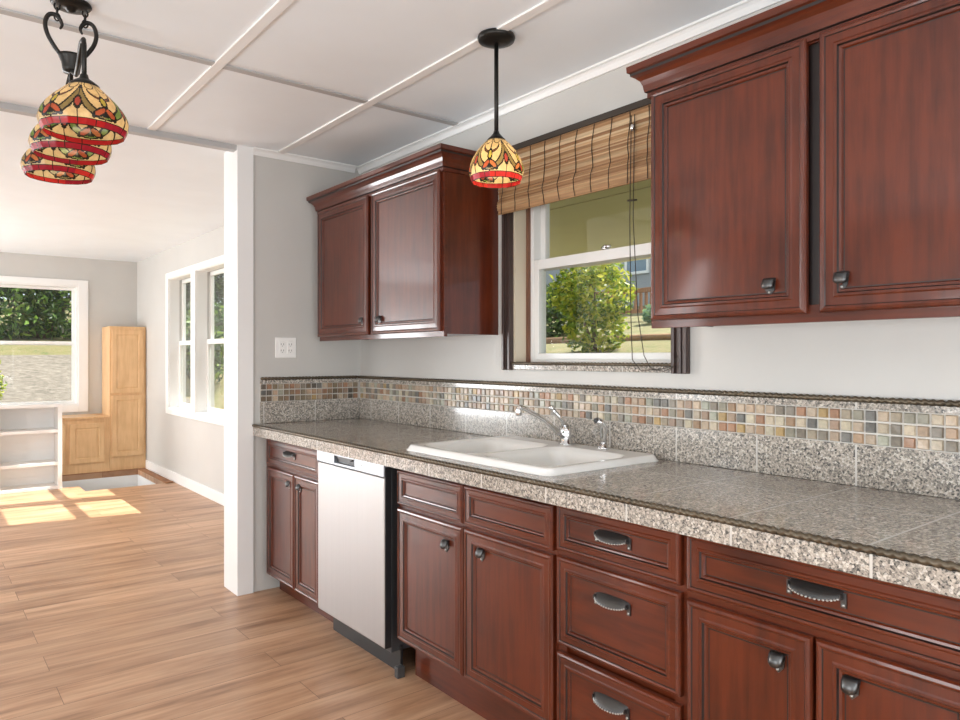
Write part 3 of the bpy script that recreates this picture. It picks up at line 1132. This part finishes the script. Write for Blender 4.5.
def upper(label, y0, y1, doors, pulls, z0=1.385, ztop=2.135):
    XU = 1.82
    t = thing('wall_cabinet', ((XU + W) / 2, (y0 + y1) / 2, z0), label, 'cabinet')
    m = MB()
    m.box(XU + 0.018, y0, z0 + 0.012, W - 0.001, y0 + 0.016, ztop + 0.04)
    m.box(XU + 0.018, y1 - 0.016, z0 + 0.012, W - 0.001, y1, ztop + 0.04)
    m.box(XU + 0.018, y0 + 0.016, z0 + 0.014, W - 0.001, y1 - 0.016, z0 + 0.030)
    m.box(XU + 0.018, y0 + 0.016, ztop + 0.02, W - 0.001, y1 - 0.016, ztop + 0.036)
    m.box(W - 0.009, y0 + 0.016, z0 + 0.03, W - 0.001, y1 - 0.016, ztop + 0.02)
    m.build('body', M['cherry'], t)
    m = MB()
    m.box(XU, y0 - 0.001, z0, XU + 0.018, y1 + 0.001, z0 + 0.045)
    m.box(XU, y0 - 0.001, ztop - 0.03, XU + 0.018, y1 + 0.001, ztop + 0.04)
    m.box(XU, y0 - 0.001, z0 + 0.045, XU + 0.018, y0 + 0.035, ztop - 0.03)
    m.box(XU, y1 - 0.035, z0 + 0.045, XU + 0.018, y1 + 0.001, ztop - 0.03)
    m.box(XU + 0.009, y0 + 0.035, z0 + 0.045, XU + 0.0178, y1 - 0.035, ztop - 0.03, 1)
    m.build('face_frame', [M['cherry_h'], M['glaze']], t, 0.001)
    c = MB()
    vs, fs, mi = [], [], []
    xf = XU - 0.002
    for (o, z) in CROWN:
        vs += [(W - 0.001, y0 - o, z), (xf - o, y0 - o, z), (xf - o, y1 + o, z), (W - 0.001, y1 + o, z)]
    for r in range(len(CROWN) - 1):
        for q in range(3):
            fs.append((r * 4 + q, r * 4 + q + 1, (r + 1) * 4 + q + 1, (r + 1) * 4 + q))
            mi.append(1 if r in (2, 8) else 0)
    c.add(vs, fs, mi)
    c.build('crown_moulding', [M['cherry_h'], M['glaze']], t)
    for (a, b), p in zip(doors, pulls):
        door(t, a, b, 1.408, 2.118, XU, p)
    return t


upper('tall cherry wall cabinet at right of window nearest the viewer', 0.37, 1.432, [(0.928, 1.424), (0.395, 0.894)], [(1.030, 1.488), (0.838, 1.488)])
upper('cherry wall cabinet left of window by the partition wall', 2.556, 3.778, [(3.200, 3.772), (2.570, 3.166)], [(3.262, 1.480), (3.092, 1.480)])

# ------------------------------------------------------------------ countertop with the sink cut-out
CT, CF, CY0, CY1 = 0.925, 1.462, 0.415, 3.866
SX0, SX1, SY0, SY1 = 1.530, 2.105, 1.600, 2.440
hx0, hx1, hy0, hy1 = SX0 + 0.03, SX1 - 0.03, SY0 + 0.03, SY1 - 0.03
ct = thing('countertop', (1.8, 2.1, 0.864), 'speckled granite tile countertop along the right wall', 'countertop')
m = MB()
for a in ((CF + 0.012, CY0, hx0, CY1), (hx1, CY0, W - 0.0005, CY1), (hx0, CY0, hx1, hy0), (hx0, hy1, hx1, CY1)):
    m.box(a[0], a[1], 0.864, a[2], a[3], CT)
m.build('tile_top', M['g_top'], ct)
bxo('front_edge', CF, CY0, 0.864, CF + 0.012, CY1, CT - 0.014, M['g_front'], ct, 0.001)
MB().rope((CF + 0.003, CY0, CT - 0.006), (CF + 0.003, CY1, CT - 0.006), 0.0095, 0.020, 0.20).build('rope_trim', M['rope'], ct, recalc=False)

# backsplash: granite, slate mosaic and rope cap, along the wall and returning on the partition
bs = thing('backsplash', (2.12, 2.1, CT), 'granite and slate mosaic backsplash above the countertop', 'backsplash')
BT = 1.166
B0 = CT + 0.001
xb = W - 0.0006
pyb = PY - 0.0006
MX0 = 1.505
g = MB()
g.box(W - 0.014, CY0, B0, xb, PY - 0.015, 1.045)
g.box(W - 0.014, CY0, 1.146, xb, PY - 0.015, BT)
g.build('granite_band', M['g_back'], bs, 0.001)
g = MB()
g.box(MX0, PY - 0.014, B0, W - 0.0145, pyb, 1.045)
g.box(MX0, PY - 0.014, 1.146, W - 0.0145, pyb, BT)
g.build('granite_band', M['g_side'], bs, 0.001)
g = MB()
g.box(W - 0.010, CY0, 1.045, xb, PY - 0.0105, 1.146)
g.box(MX0, PY - 0.010, 1.045, W - 0.0105, pyb, 1.146)
g.build('grout_bed', M['grout'], bs)
rnd = random.Random(21)
PAL = [(0.36, 0.30, 0.22), (0.36, 0.24, 0.15), (0.50, 0.42, 0.31), (0.28, 0.26, 0.20), (0.16, 0.155, 0.14), (0.34, 0.34, 0.27), (0.42, 0.31, 0.22),
       (0.48, 0.38, 0.28), (0.30, 0.21, 0.15), (0.42, 0.29, 0.13), (0.34, 0.19, 0.115), (0.25, 0.22, 0.18), (0.52, 0.46, 0.34), (0.22, 0.19, 0.15), (0.46, 0.36, 0.26), (0.44, 0.34, 0.25)]
DARKP = [(0.16, 0.12, 0.08), (0.22, 0.17, 0.11), (0.28, 0.22, 0.15), (0.12, 0.10, 0.08), (0.24, 0.16, 0.10)]
mo = MB()
TP = 0.0336
TS = 0.0296


def tile(mb, cx, cy, cz, axis, tint):
    h, e = TS / 2, 0.003
    if axis == 'x':
        vs = [(W - 0.009, cy - h, cz - h), (W - 0.009, cy + h, cz - h), (W - 0.009, cy + h, cz + h), (W - 0.009, cy - h, cz + h)]
        d = rnd.uniform(0.0155, 0.018)
        vs += [(W - d + rnd.uniform(-.001, .001), cy + sy * (h - e), cz + sz * (h - e)) for sy, sz in ((-1, -1), (1, -1), (1, 1), (-1, 1))]
    else:
        vs = [(cx - h, PY - 0.009, cz - h), (cx + h, PY - 0.009, cz - h), (cx + h, PY - 0.009, cz + h), (cx - h, PY - 0.009, cz + h)]
        d = rnd.uniform(0.0155, 0.018)
        vs += [(cx + sx * (h - e), PY - d + rnd.uniform(-.001, .001), cz + sz * (h - e)) for sx, sz in ((-1, -1), (1, -1), (1, 1), (-1, 1))]
    mb.add(vs, [(0, 1, 5, 4), (1, 2, 6, 5), (2, 3, 7, 6), (3, 0, 4, 7), (4, 5, 6, 7)], 0, tint)


def tcol():
    c = rnd.choice(PAL)
    j = rnd.uniform(0.85, 1.15)
    return tuple(min(1, x * j) for x in c)


for row in range(3):
    cz = 1.0455 + 0.0165 + row * TP
    y = CY0 + TS / 2 + 0.002
    while y < PY - 0.03:
        tile(mo, 0, y, cz, 'x', tcol())
        y += TP
    x = MX0 + TS / 2 + 0.001
    while x < W - 0.025:
        tile(mo, x, 0, cz, 'y', tcol() if rnd.random() < 0.45 else rnd.choice(DARKP))
        x += TP
mo.build('mosaic_band', M['mosaic'], bs)
MB().rope((W - 0.0115, CY0, BT + 0.008), (W - 0.0115, PY - 0.012, BT + 0.008), 0.0098, 0.020, 0.15).build('rope_cap', M['rope'], bs, recalc=False)
MB().rope((MX0, PY - 0.0115, BT + 0.008), (W - 0.018, PY - 0.0115, BT + 0.008), 0.0098, 0.020, 0.15).build('rope_cap', M['rope'], bs, recalc=False)

# ------------------------------------------------------------------ sink
sk = MB()
nx, ny = 116, 170


def rrect(x, y, x0, x1, y0, y1, r):
    """signed distance to a rounded rectangle (negative inside)"""
    qx = abs(x - (x0 + x1) / 2) - (x1 - x0) / 2 + r
    qy = abs(y - (y0 + y1) / 2) - (y1 - y0) / 2 + r
    return math.hypot(max(qx, 0), max(qy, 0)) + min(max(qx, qy), 0) - r


def sstep(a, b, x):
    t = min(1, max(0, (x - a) / (b - a)))
    return t * t * (3 - 2 * t)


def sink_h(x, y):
    z = 0.022
    d = rrect(x, y, SX0, SX1, SY0, SY1, 0.05)
    z -= 0.020 * sstep(-0.022, 0.0, d) ** 1.5
    for (a0, a1, b0, b1) in ((SX0 + 0.05, SX1 - 0.125, SY0 + 0.05, SY0 + 0.405), (SX0 + 0.05, SX1 - 0.125, SY0 + 0.438, SY1 - 0.05)):
        e = rrect(x, y, a0, a1, b0, b1, 0.075)
        z -= 0.012 * sstep(0.012, -0.012, e)
        z -= 0.145 * sstep(-0.006, -0.055, e)
    return z


vs, fs, inside = [], [], []
for j in range(ny + 1):
    for i in range(nx + 1):
        x = SX0 + (SX1 - SX0) * i / nx
        y = SY0 + (SY1 - SY0) * j / ny
        # pull the border in to the rounded corners
        d = rrect(x, y, SX0, SX1, SY0, SY1, 0.05)
        if d > 0:
            cx = min(max(x, SX0 + 0.05), SX1 - 0.05)
            cy = min(max(y, SY0 + 0.05), SY1 - 0.05)
            v = Vector((x - cx, y - cy))
            v = v.normalized() * 0.05
            x, y = cx + v.x, cy + v.y
        vs.append((x, y, CT + sink_h(x, y)))
for j in range(ny):
    for i in range(nx):
        a = j * (nx + 1) + i
        fs.append((a, a + 1, a + nx + 2, a + nx + 1))
sk.add(vs, fs, 0, None, True)
so = thing('sink', (1.82, 2.03, CT), 'white enamel double bowl sink set in the countertop', 'sink')
sko = sk.build('basin', M['enamel'], so, recalc=False)
sol = sko.modifiers.new('thick', 'SOLIDIFY')
sol.thickness = 0.004
sol.offset = -1
for cy in (SY0 + 0.228, SY0 + 0.612):
    MB().lathe((1.79, cy, CT - 0.134), [(0.045, 0), (0.043, 0.003), (0.03, 0.001), (0.012, 0.002)], 20).build('drain', M['chrome'], so)

# faucet
DZ = CT + 0.022
fc = thing('faucet', (2.045, 2.031, DZ), 'chrome single lever faucet with long straight spout behind the sink', 'faucet')
fx, fy = 2.045, 2.031
MB().lathe((fx, fy, DZ), [(0.030, 0), (0.030, 0.004), (0.023, 0.010), (0.021, 0.045), (0.022, 0.060), (0.017, 0.070), (0.004, 0.074)], 20).build('body', M['chrome'], fc)
MB().tube([(fx - 0.012, fy, DZ + 0.030), (fx - 0.05, fy, DZ + 0.052), (1.92, fy, DZ + 0.106), (1.822, fy, DZ + 0.152), (1.802, fy, DZ + 0.157), (1.790, fy, DZ + 0.152)], [0.012, 0.0105, 0.0095, 0.0095, 0.0095, 0.0095], 12).build('spout', M['chrome'], fc)
MB().lathe((1.792, fy, DZ + 0.126), [(0.0105, 0), (0.0115, 0.003), (0.0115, 0.024), (0.010, 0.030)], 14).build('aerator', M['chrome'], fc)
lv = MB()
lv.tube([(fx, fy, DZ + 0.066), (fx - 0.022, fy - 0.001, DZ + 0.095), (fx - 0.075, fy - 0.002, DZ + 0.142)], [0.014, 0.0085, 0.007], 12)
lv.lathe((fx - 0.082, fy - 0.002, DZ + 0.138), [(0.002, -0.001), (0.011, 0.003), (0.014, 0.011), (0.010, 0.019), (0.002, 0.022)], 14)
lv.build('lever', M['chrome'], fc)
sp = thing('sink_sprayer', (2.055, 1.842, DZ), 'chrome hand sprayer standing at right of the faucet', 'sprayer')
MB().lathe((2.055, 1.842, DZ), [(0.024, 0), (0.024, 0.004), (0.017, 0.012), (0.014, 0.018)], 18).build('collar', M['chrome'], sp)
MB().tube([(2.055, 1.842, DZ + 0.016), (2.054, 1.842, DZ + 0.05), (2.052, 1.842, DZ + 0.082), (2.040, 1.843, DZ + 0.100), (2.020, 1.846, DZ + 0.108)], [0.011, 0.0135, 0.014, 0.0155, 0.013], 14).build('wand', M['chrome'], sp)
MB().tube([(2.0205, 1.846, DZ + 0.1078), (2.012, 1.847, DZ + 0.109)], [0.011, 0.009], 12).build('nozzle', M['grey_plastic'], sp)

# ------------------------------------------------------------------ wall outlet
ou = thing('wall_outlet', (1.654, PY, 1.348), 'white double outlet plate on partition wall above backsplash', 'outlet')
bxo('cover_plate', 1.592, PY - 0.006, 1.290, 1.717, PY, 1.406, M['plate'], ou, 0.003)
for xx in (1.632, 1.679):
    r = MB()
    r.box(xx - 0.017, PY - 0.0085, 1.314, xx + 0.017, PY - 0.0055, 1.382)
    r_ = r.build('receptacle', M['plate'], ou, 0.002)
    s = MB()
    for zz in (1.331, 1.366):
        s.box(xx - 0.0085, PY - 0.0092, zz - 0.004, xx - 0.006, PY - 0.0084, zz + 0.006)
        s.box(xx + 0.006, PY - 0.0092, zz - 0.004, xx + 0.0085, PY - 0.0084, zz + 0.006)
        s.box(xx - 0.002, PY - 0.0092, zz - 0.011, xx + 0.002, PY - 0.0084, zz - 0.007)
    s.build('slot', M['slot'], r_)

# ------------------------------------------------------------------ bamboo blind
bl = thing('bamboo_blind', (W - 0.03, 2.0, 1.93), 'woven bamboo roman blind raised over top of kitchen window', 'blind')
rnd = random.Random(5)
BY0, BY1 = 1.515, 2.495
sl = MB()
zz = 1.937
BC = [(0.56, 0.33, 0.165), (0.64, 0.42, 0.22), (0.46, 0.26, 0.12), (0.70, 0.49, 0.28), (0.38, 0.20, 0.09)]
while zz < 2.208:
    hgt = rnd.choice((0.0045, 0.0055, 0.007))
    c = rnd.choice(BC)
    if 2.14 < zz < 2.19 and rnd.random() < 0.55:
        c = (0.76, 0.58, 0.36)
    j = rnd.uniform(0.9, 1.1)
    c = tuple(k * j for k in c)
    bulge = 0.010 * math.sin((zz - 1.93) / 0.28 * PI * 1.0) + (0.012 if zz < 1.99 else 0)
    xx = W - 0.040 - bulge + rnd.uniform(-0.001, 0.001)
    e0, e1 = rnd.uniform(-.003, .003), rnd.uniform(-.003, .003)
    sl.box(xx - 0.0015, BY0 + e0, zz, xx + 0.0015, BY1 + e1, zz + hgt, 0, c)
    zz += hgt + 0.0006
# folded layers hanging behind the front fall
zz = 1.942
while zz < 2.02:
    hgt = rnd.choice((0.0045, 0.0055, 0.007))
    c = tuple(k * rnd.uniform(0.8, 1.0) for k in rnd.choice(BC))
    for xo in (0.030, 0.036):
        sl.box(W - xo - 0.0015, BY0, zz, W - xo + 0.0015, BY1, zz + hgt, 0, c)
    zz += hgt + 0.0006
sl.build('slats', M['bamboo'], bl, recalc=False)
bxo('head_rail', W - 0.050, BY0, 2.208, W - 0.024, BY1, 2.232, M['cord'], bl)
yy = BY1 - 0.03
while yy > BY0 + 0.02:
    pts = []
    for q in range(9):
        z = 2.206 - 0.268 * q / 8
        bulge = 0.010 * math.sin((z - 1.93) / 0.28 * PI) + (0.012 if z < 2.03 else 0)
        pts.append((W - 0.0435 - bulge, yy + 0.004 * math.sin(q * 1.3 + yy * 9), z))
    MB().tube(pts, 0.0016, 6).build('stitching', M['cord'], bl)
    yy -= 0.0905
pc = MB()
ya = 1.725
pc.tube([(W - 0.056, ya, 2.185), (W - 0.062, ya - 0.003, 2.05), (W - 0.062, ya + 0.002, 1.80), (W - 0.058, ya, 1.45), (W - 0.045, ya + 0.004, 1.285), (W - 0.040, ya - 0.03, 1.246), (W - 0.038, ya - 0.11, 1.25), (W - 0.036, ya - 0.17, 1.262), (W - 0.036, ya - 0.19, 1.30)], 0.0017, 6)
pc.tube([(W - 0.056, ya - 0.016, 2.185), (W - 0.062, ya - 0.018, 2.05), (W - 0.062, ya - 0.014, 1.80), (W - 0.058, ya - 0.032, 1.45), (W - 0.045, ya - 0.05, 1.30), (W - 0.040, ya - 0.075, 1.255), (W - 0.038, ya - 0.13, 1.243), (W - 0.036, ya - 0.18, 1.262)], 0.0017, 6)
pc.tube([(W - 0.062, ya - 0.03, 1.868), (W - 0.062, ya + 0.012, 1.872)], 0.0035, 6)
pc.build('pull_cord', M['cord'], bl)
cl = MB()
cl.lathe((W - 0.058, ya - 0.008, 2.125), [(0.004, 0), (0.009, 0.006), (0.009, 0.018), (0.005, 0.026)], 10)
cl.build('cord_lock', M['chrome'], bl)


# ------------------------------------------------------------------ stained glass shades
def shade_tint(s, t, rnd_col):
    """s: sector coordinate -1..1, t: 0 rim .. 1 top"""
    LEAD = (0.014, 0.012, 0.010)
    y = t * 2.5
    ax = abs(s)
    if y < 0.29:
        if y < 0.03 or y > 0.255 or abs((s * 1.5 + 0.5) % 1.0 - 0.5) < 0.025:
            return LEAD
        return rnd_col[0]
    if y > 2.42:
        return LEAD

    def ell(cx, cy, rx, ry, rot=0.0):
        c, n = math.cos(rot), math.sin(rot)
        dx, dy = ax - cx, y - cy
        return math.hypot((dx * c + dy * n) / rx, (-dx * n + dy * c) / ry) - 1

    # red bud in the middle of the spray, yellow green bud on the seam, two crossing petals under it
    for (d, w, c) in ((ell(0, 0.98, 0.13, 0.30), 0.26, rnd_col[4]), (ell(1, 1.16, 0.13, 0.30), 0.26, rnd_col[5]),
                      (ell(0.80, 0.63, 0.31, 0.13, 0.72), 0.24, rnd_col[1])):
        if abs(d) < w:
            return LEAD
        if d < 0:
            return c
    # green leaves falling like a fountain from the axis, an outer and an inner pair
    for (cx, cy, rx, ry, top, w0) in ((1.0, 1.95, 0.94, 1.55, 2.2, 0.12), (1.15, 2.0, 0.80, 0.72, 1.9, 0.10)):
        if 0.33 < y < top and ax < cx:
            q = math.hypot((ax - cx) / rx, (y - cy) / ry)
            wl = w0 * min(1, max(0.15, (top - y) / 0.7)) * (1 if y > 0.7 else max(0.3, (y - 0.2) / 0.5))
            if abs(abs(q - 1) - wl) < 0.034:
                return LEAD
            if abs(q - 1) < wl:
                return rnd_col[2] if w0 > 0.11 else rnd_col[6]
    if ax < 0.035 and (y > 1.3 or y < 0.68):
        return LEAD
    r3 = math.hypot(ax - 0.55, y - 2.25)
    if abs(r3 - 0.32) < 0.03:
        return LEAD
    if abs(ax - 1) < 0.035 and (y > 1.46 or y < 0.5):
        return LEAD
    return rnd_col[3]


def shade_mesh(mb, c, prof, nsec, rnd, n=252, warm=0):
    """c: centre of the rim plane; prof: (radius, z) control points from rim to top"""
    rows = 74
    # arc-length resample of the control profile
    P = []
    for k in range(len(prof) - 1):
        p0 = prof[max(k - 1, 0)]; p1 = prof[k]; p2 = prof[k + 1]; p3 = prof[min(k + 2, len(prof) - 1)]
        for q in range(12):
            t = q / 12
            P.append(tuple(0.5 * ((2 * p1[i]) + (-p0[i] + p2[i]) * t + (2 * p0[i] - 5 * p1[i] + 4 * p2[i] - p3[i]) * t * t + (-p0[i] + 3 * p1[i] - 3 * p2[i] + p3[i]) * t ** 3) for i in (0, 1)))
    P.append(prof[-1])
    ln = [0]
    for a, b in zip(P, P[1:]):
        ln.append(ln[-1] + math.dist(a, b))
    R = []
    for r in range(rows + 1):
        s = ln[-1] * r / rows
        k = max(i for i in range(len(ln)) if ln[i] <= s + 1e-9)
        k = min(k, len(P) - 2)
        f = (s - ln[k]) / max(1e-9, ln[k + 1] - ln[k])
        R.append((P[k][0] + (P[k + 1][0] - P[k][0]) * f, P[k][1] + (P[k + 1][1] - P[k][1]) * f))
    cols = []
    for k in range(nsec):
        red = rnd.choice([(0.30, 0.012, 0.016), (0.38, 0.022, 0.02), (0.22, 0.010, 0.022)])
        pet = rnd.choice([(0.34, 0.075, 0.03), (0.38, 0.13, 0.045), (0.30, 0.05, 0.03)])
        gr = rnd.choice([(0.12, 0.19, 0.045), (0.18, 0.26, 0.06), (0.20, 0.15, 0.06)])
        cr = rnd.choice([(0.54, 0.40, 0.21), (0.58, 0.44, 0.24), (0.50, 0.38, 0.21)])
        cols.append((red, pet, gr, cr, (0.30, 0.05, 0.035), (0.36, 0.30, 0.05), (0.15, 0.055, 0.03)))
    verts, faces, tint = [], [], []
    for r, (rad, z) in enumerate(R):
        t = r / rows
        for k in range(n):
            th = 2 * PI * k / n
            # flat facets near the rim, round at the top
            seg = 2 * PI / (nsec * 3)
            fa = (th % seg) - seg / 2
            fac = math.cos(seg / 2) / math.cos(fa)
            rr = rad * (fac * (1 - t) + t)
            verts.append((c[0] + rr * math.cos(th), c[1] + rr * math.sin(th), c[2] + z))
    for r in range(rows):
        for k in range(n):
            k2 = (k + 1) % n
            faces.append((r * n + k, r * n + k2, (r + 1) * n + k2, (r + 1) * n + k))
            u = (k + 0.5) / n * nsec
            tint.append(shade_tint((u % 1.0) * 2 - 1, (r + 0.5) / rows, cols[int(u) % nsec]))
    mb.add(verts, faces, 0, tint, True)
    return mb


def bulb_part(parent, c, power):
    m = MB()
    m.lathe(c, [(0.002, -0.075), (0.018, -0.070), (0.026, -0.052), (0.024, -0.034), (0.013, -0.012), (0.012, 0.0)], 16)
    m.build('bulb', M['bulb'], parent)
    l = bpy.data.lights.new('bulb_light', 'POINT')
    l.energy = power
    l.color = (1.0, 0.78, 0.48)
    l.shadow_soft_size = 0.028
    o = bpy.data.objects.new('bulb_light', l)
    COL.objects.link(o)
    o.parent = parent
    o.location = Vector(c) + Vector((0, 0, -0.095)) - root_loc(parent)


# pendant over the sink
PX, PYY = 1.636, 1.975
pn = thing('pendant_lamp', (PX, PYY, CE), 'stained glass pendant lamp on black rod above the sink', 'lamp')
m = MB()
m.lathe((PX, PYY, CE), [(0.066, -0.002), (0.068, -0.010), (0.064, -0.020), (0.040, -0.026), (0.012, -0.030)], 28)
m.build('canopy', M['bronze'], pn)
MB().tube([(PX, PYY, CE - 0.026), (PX, PYY, 2.085)], 0.0078, 10).build('rod', M['bronze'], pn)
MB().lathe((PX, PYY, 2.072), [(0.034, -0.010), (0.033, 0.0), (0.022, 0.010), (0.012, 0.022), (0.009, 0.032)], 20).build('cap', M['bronze'], pn)
rnd = random.Random(3)
PR = [(0.087, 0.0), (0.096, 0.026), (0.098, 0.046), (0.089, 0.078), (0.071, 0.110), (0.048, 0.137), (0.028, 0.155)]
shade_mesh(MB(), (PX, PYY, 1.918), PR, 5, rnd).build('lamp_shade', M['stained'], pn, recalc=False)
bulb_part(pn, (PX, PYY, 2.055), 0.9)

# island fixture: canopy, chains, lyre, arms and three shades in a row
IX, IY = 0.402, 2.65
isl = thing('island_lamp', (IX, IY, CE), 'black island ceiling lamp with three stained glass shades in a row', 'lamp')
m = MB()
m.lathe((IX, IY, CE), [(0.058, -0.001), (0.060, -0.006), (0.054, -0.013), (0.030, -0.017), (0.016, -0.020), (0.012, -0.028), (0.004, -0.031)], 28)
m.build('canopy', M['bronze'], isl)
for s in (-1, 1):
    for k in range(3):
        ch = MB()
        cx, cz = IX + s * 0.040, CE - 0.012 - 0.010 - k * 0.0175
        pts = []
        for q in range(13):
            t = 2 * PI * q / 12
            a, b = 0.008 * math.cos(t), 0.012 * math.sin(t)
            pts.append((cx + (a if k % 2 == 0 else 0), IY + (0 if k % 2 == 0 else a), cz + b))
        ch.tube(pts, 0.0028, 7, False)
        ch.build('chain_link', M['bronze'], isl)
    arm = [(IX + s * d, IY, z) for d, z in ((0.024, 2.262), (0.046, 2.290), (0.066, 2.325), (0.073, 2.360), (0.064, 2.388), (0.046, 2.394),
                                            (0.032, 2.382), (0.026, 2.366), (0.032, 2.352))]
    # smooth
    sm = []
    for k in range(len(arm) - 1):
        p = [Vector(arm[max(k - 1, 0)]), Vector(arm[k]), Vector(arm[k + 1]), Vector(arm[min(k + 2, len(arm) - 1)])]
        for q in range(5):
            t = q / 5
            sm.append(0.5 * ((2 * p[1]) + (-p[0] + p[2]) * t + (2 * p[0] - 5 * p[1] + 4 * p[2] - p[3]) * t * t + (-p[0] + 3 * p[1] - 3 * p[2] + p[3]) * t ** 3))
    sm.append(Vector(arm[-1]))
    MB().tube(sm, [0.0068 if i < len(sm) - 12 else 0.0068 - 0.004 * (i - len(sm) + 12) / 12 for i in range(len(sm))], 9).build('scroll', M['bronze'], isl)
MB().lathe((IX, IY, 2.216), [(0.006, -0.09), (0.006, 0.0), (0.024, 0.002), (0.026, 0.016), (0.029, 0.034), (0.036, 0.050), (0.038, 0.058), (0.030, 0.058)], 24).build('hub', M['bronze'], isl)
SR = [(0.106, 0.0), (0.116, 0.022), (0.119, 0.042), (0.110, 0.066), (0.089, 0.094), (0.063, 0.120), (0.038, 0.143)]
for k, (xx, yy) in enumerate(((0.392, 2.365), (0.402, 2.65), (0.414, 2.985))):
    if k != 1:
        s = -1 if k == 0 else 1
        e = yy - IY
        MB().tube([(IX, IY + s * 0.02, 2.215), (IX, IY + e * 0.3, 2.185), (IX + (xx - IX) * 0.6, IY + e * 0.6, 2.200), (xx, IY + e * 0.85, 2.232), (xx, IY + e * 0.97, 2.228), (xx, yy, 2.210), (xx, yy, 2.105)], 0.0068, 9).build('arm', M['bronze'], isl)
    MB().lathe((xx, yy, 2.090), [(0.042, -0.010), (0.041, 0.0), (0.028, 0.010), (0.013, 0.020), (0.010, 0.032)], 20).build('cap', M['bronze'], isl)
    rnd = random.Random(31 + k)
    so_ = shade_mesh(MB(), (xx, yy, 1.945), SR, 5, rnd).build('lamp_shade', M['stained'], isl, recalc=False)
    bulb_part(so_, (xx, yy, 2.076), 0.45)

# ------------------------------------------------------------------ far room furniture
bk = thing('bookcase', (0.88, 8.22, 0), 'low open white bookcase standing beside the stair opening', 'bookcase')
bx0, bx1, by0, by1, bz = 0.605, 1.148, 8.085, 8.36, 0.835
for a in (bx0, bx1 - 0.035):
    bxo('side_panel', a, by0, 0, a + 0.035, by1, bz - 0.03, M['white'], bk, 0.002)
bxo('top', bx0 - 0.008, by0 - 0.012, bz - 0.03, bx1 + 0.008, by1, bz, M['white'], bk, 0.003)
for z in (0.555, 0.235, 0.0):
    bxo('shelf', bx0 + 0.035, by0 + 0.004, z, bx1 - 0.035, by1 - 0.012, z + 0.03, M['white'], bk, 0.002)
m = MB()
m.box(bx0 + 0.035, by1 - 0.012, 0.0, bx1 - 0.035, by1, bz - 0.03)
for z in (0.06, 0.155, 0.32, 0.40, 0.48):
    m.box(bx0 + 0.035, by1 - 0.016, z, bx1 - 0.035, by1 - 0.012, z + 0.045)
m.build('back_panel', M['white'], bk)

OAKP = [(0.0, 0.0), (0.0, 0.016), (0.003, 0.018), (0.050, 0.018), (0.054, 0.012), (0.060, 0.010), (0.064, 0.012), (0.075, 0.014)]


def oak_cab(label, x0, x1, z1, doors, top, cat='cabinet'):
    t = thing('oak_cabinet', ((x0 + x1) / 2, 9.18, 0), label, cat)
    bxo('body', x0, 8.97, 0.0, x1, FY - 0.019, z1, M['oak'], t, 0.002)
    if top:
        bxo('top', x0, 8.945, z1, x1 - 0.0, FY - 0.019, z1 + 0.022, M['oak'], t, 0.003)
    for d in doors:
        panel_front('y', 8.97, *d, OAKP, {}).build('door', M['oak'], t)
    return t


oak_cab('tall light oak cabinet with two doors in far corner', 1.742, W - 0.006, 1.645, [(1.762, 2.098, 0.885, 1.605), (1.762, 2.098, 0.160, 0.855)], False)
oak_cab('low light oak cabinet left of the tall oak cabinet', 1.00, 1.741, 0.608, [(1.345, 1.69, 0.115, 0.555), (1.02, 1.30, 0.115, 0.555)], True)
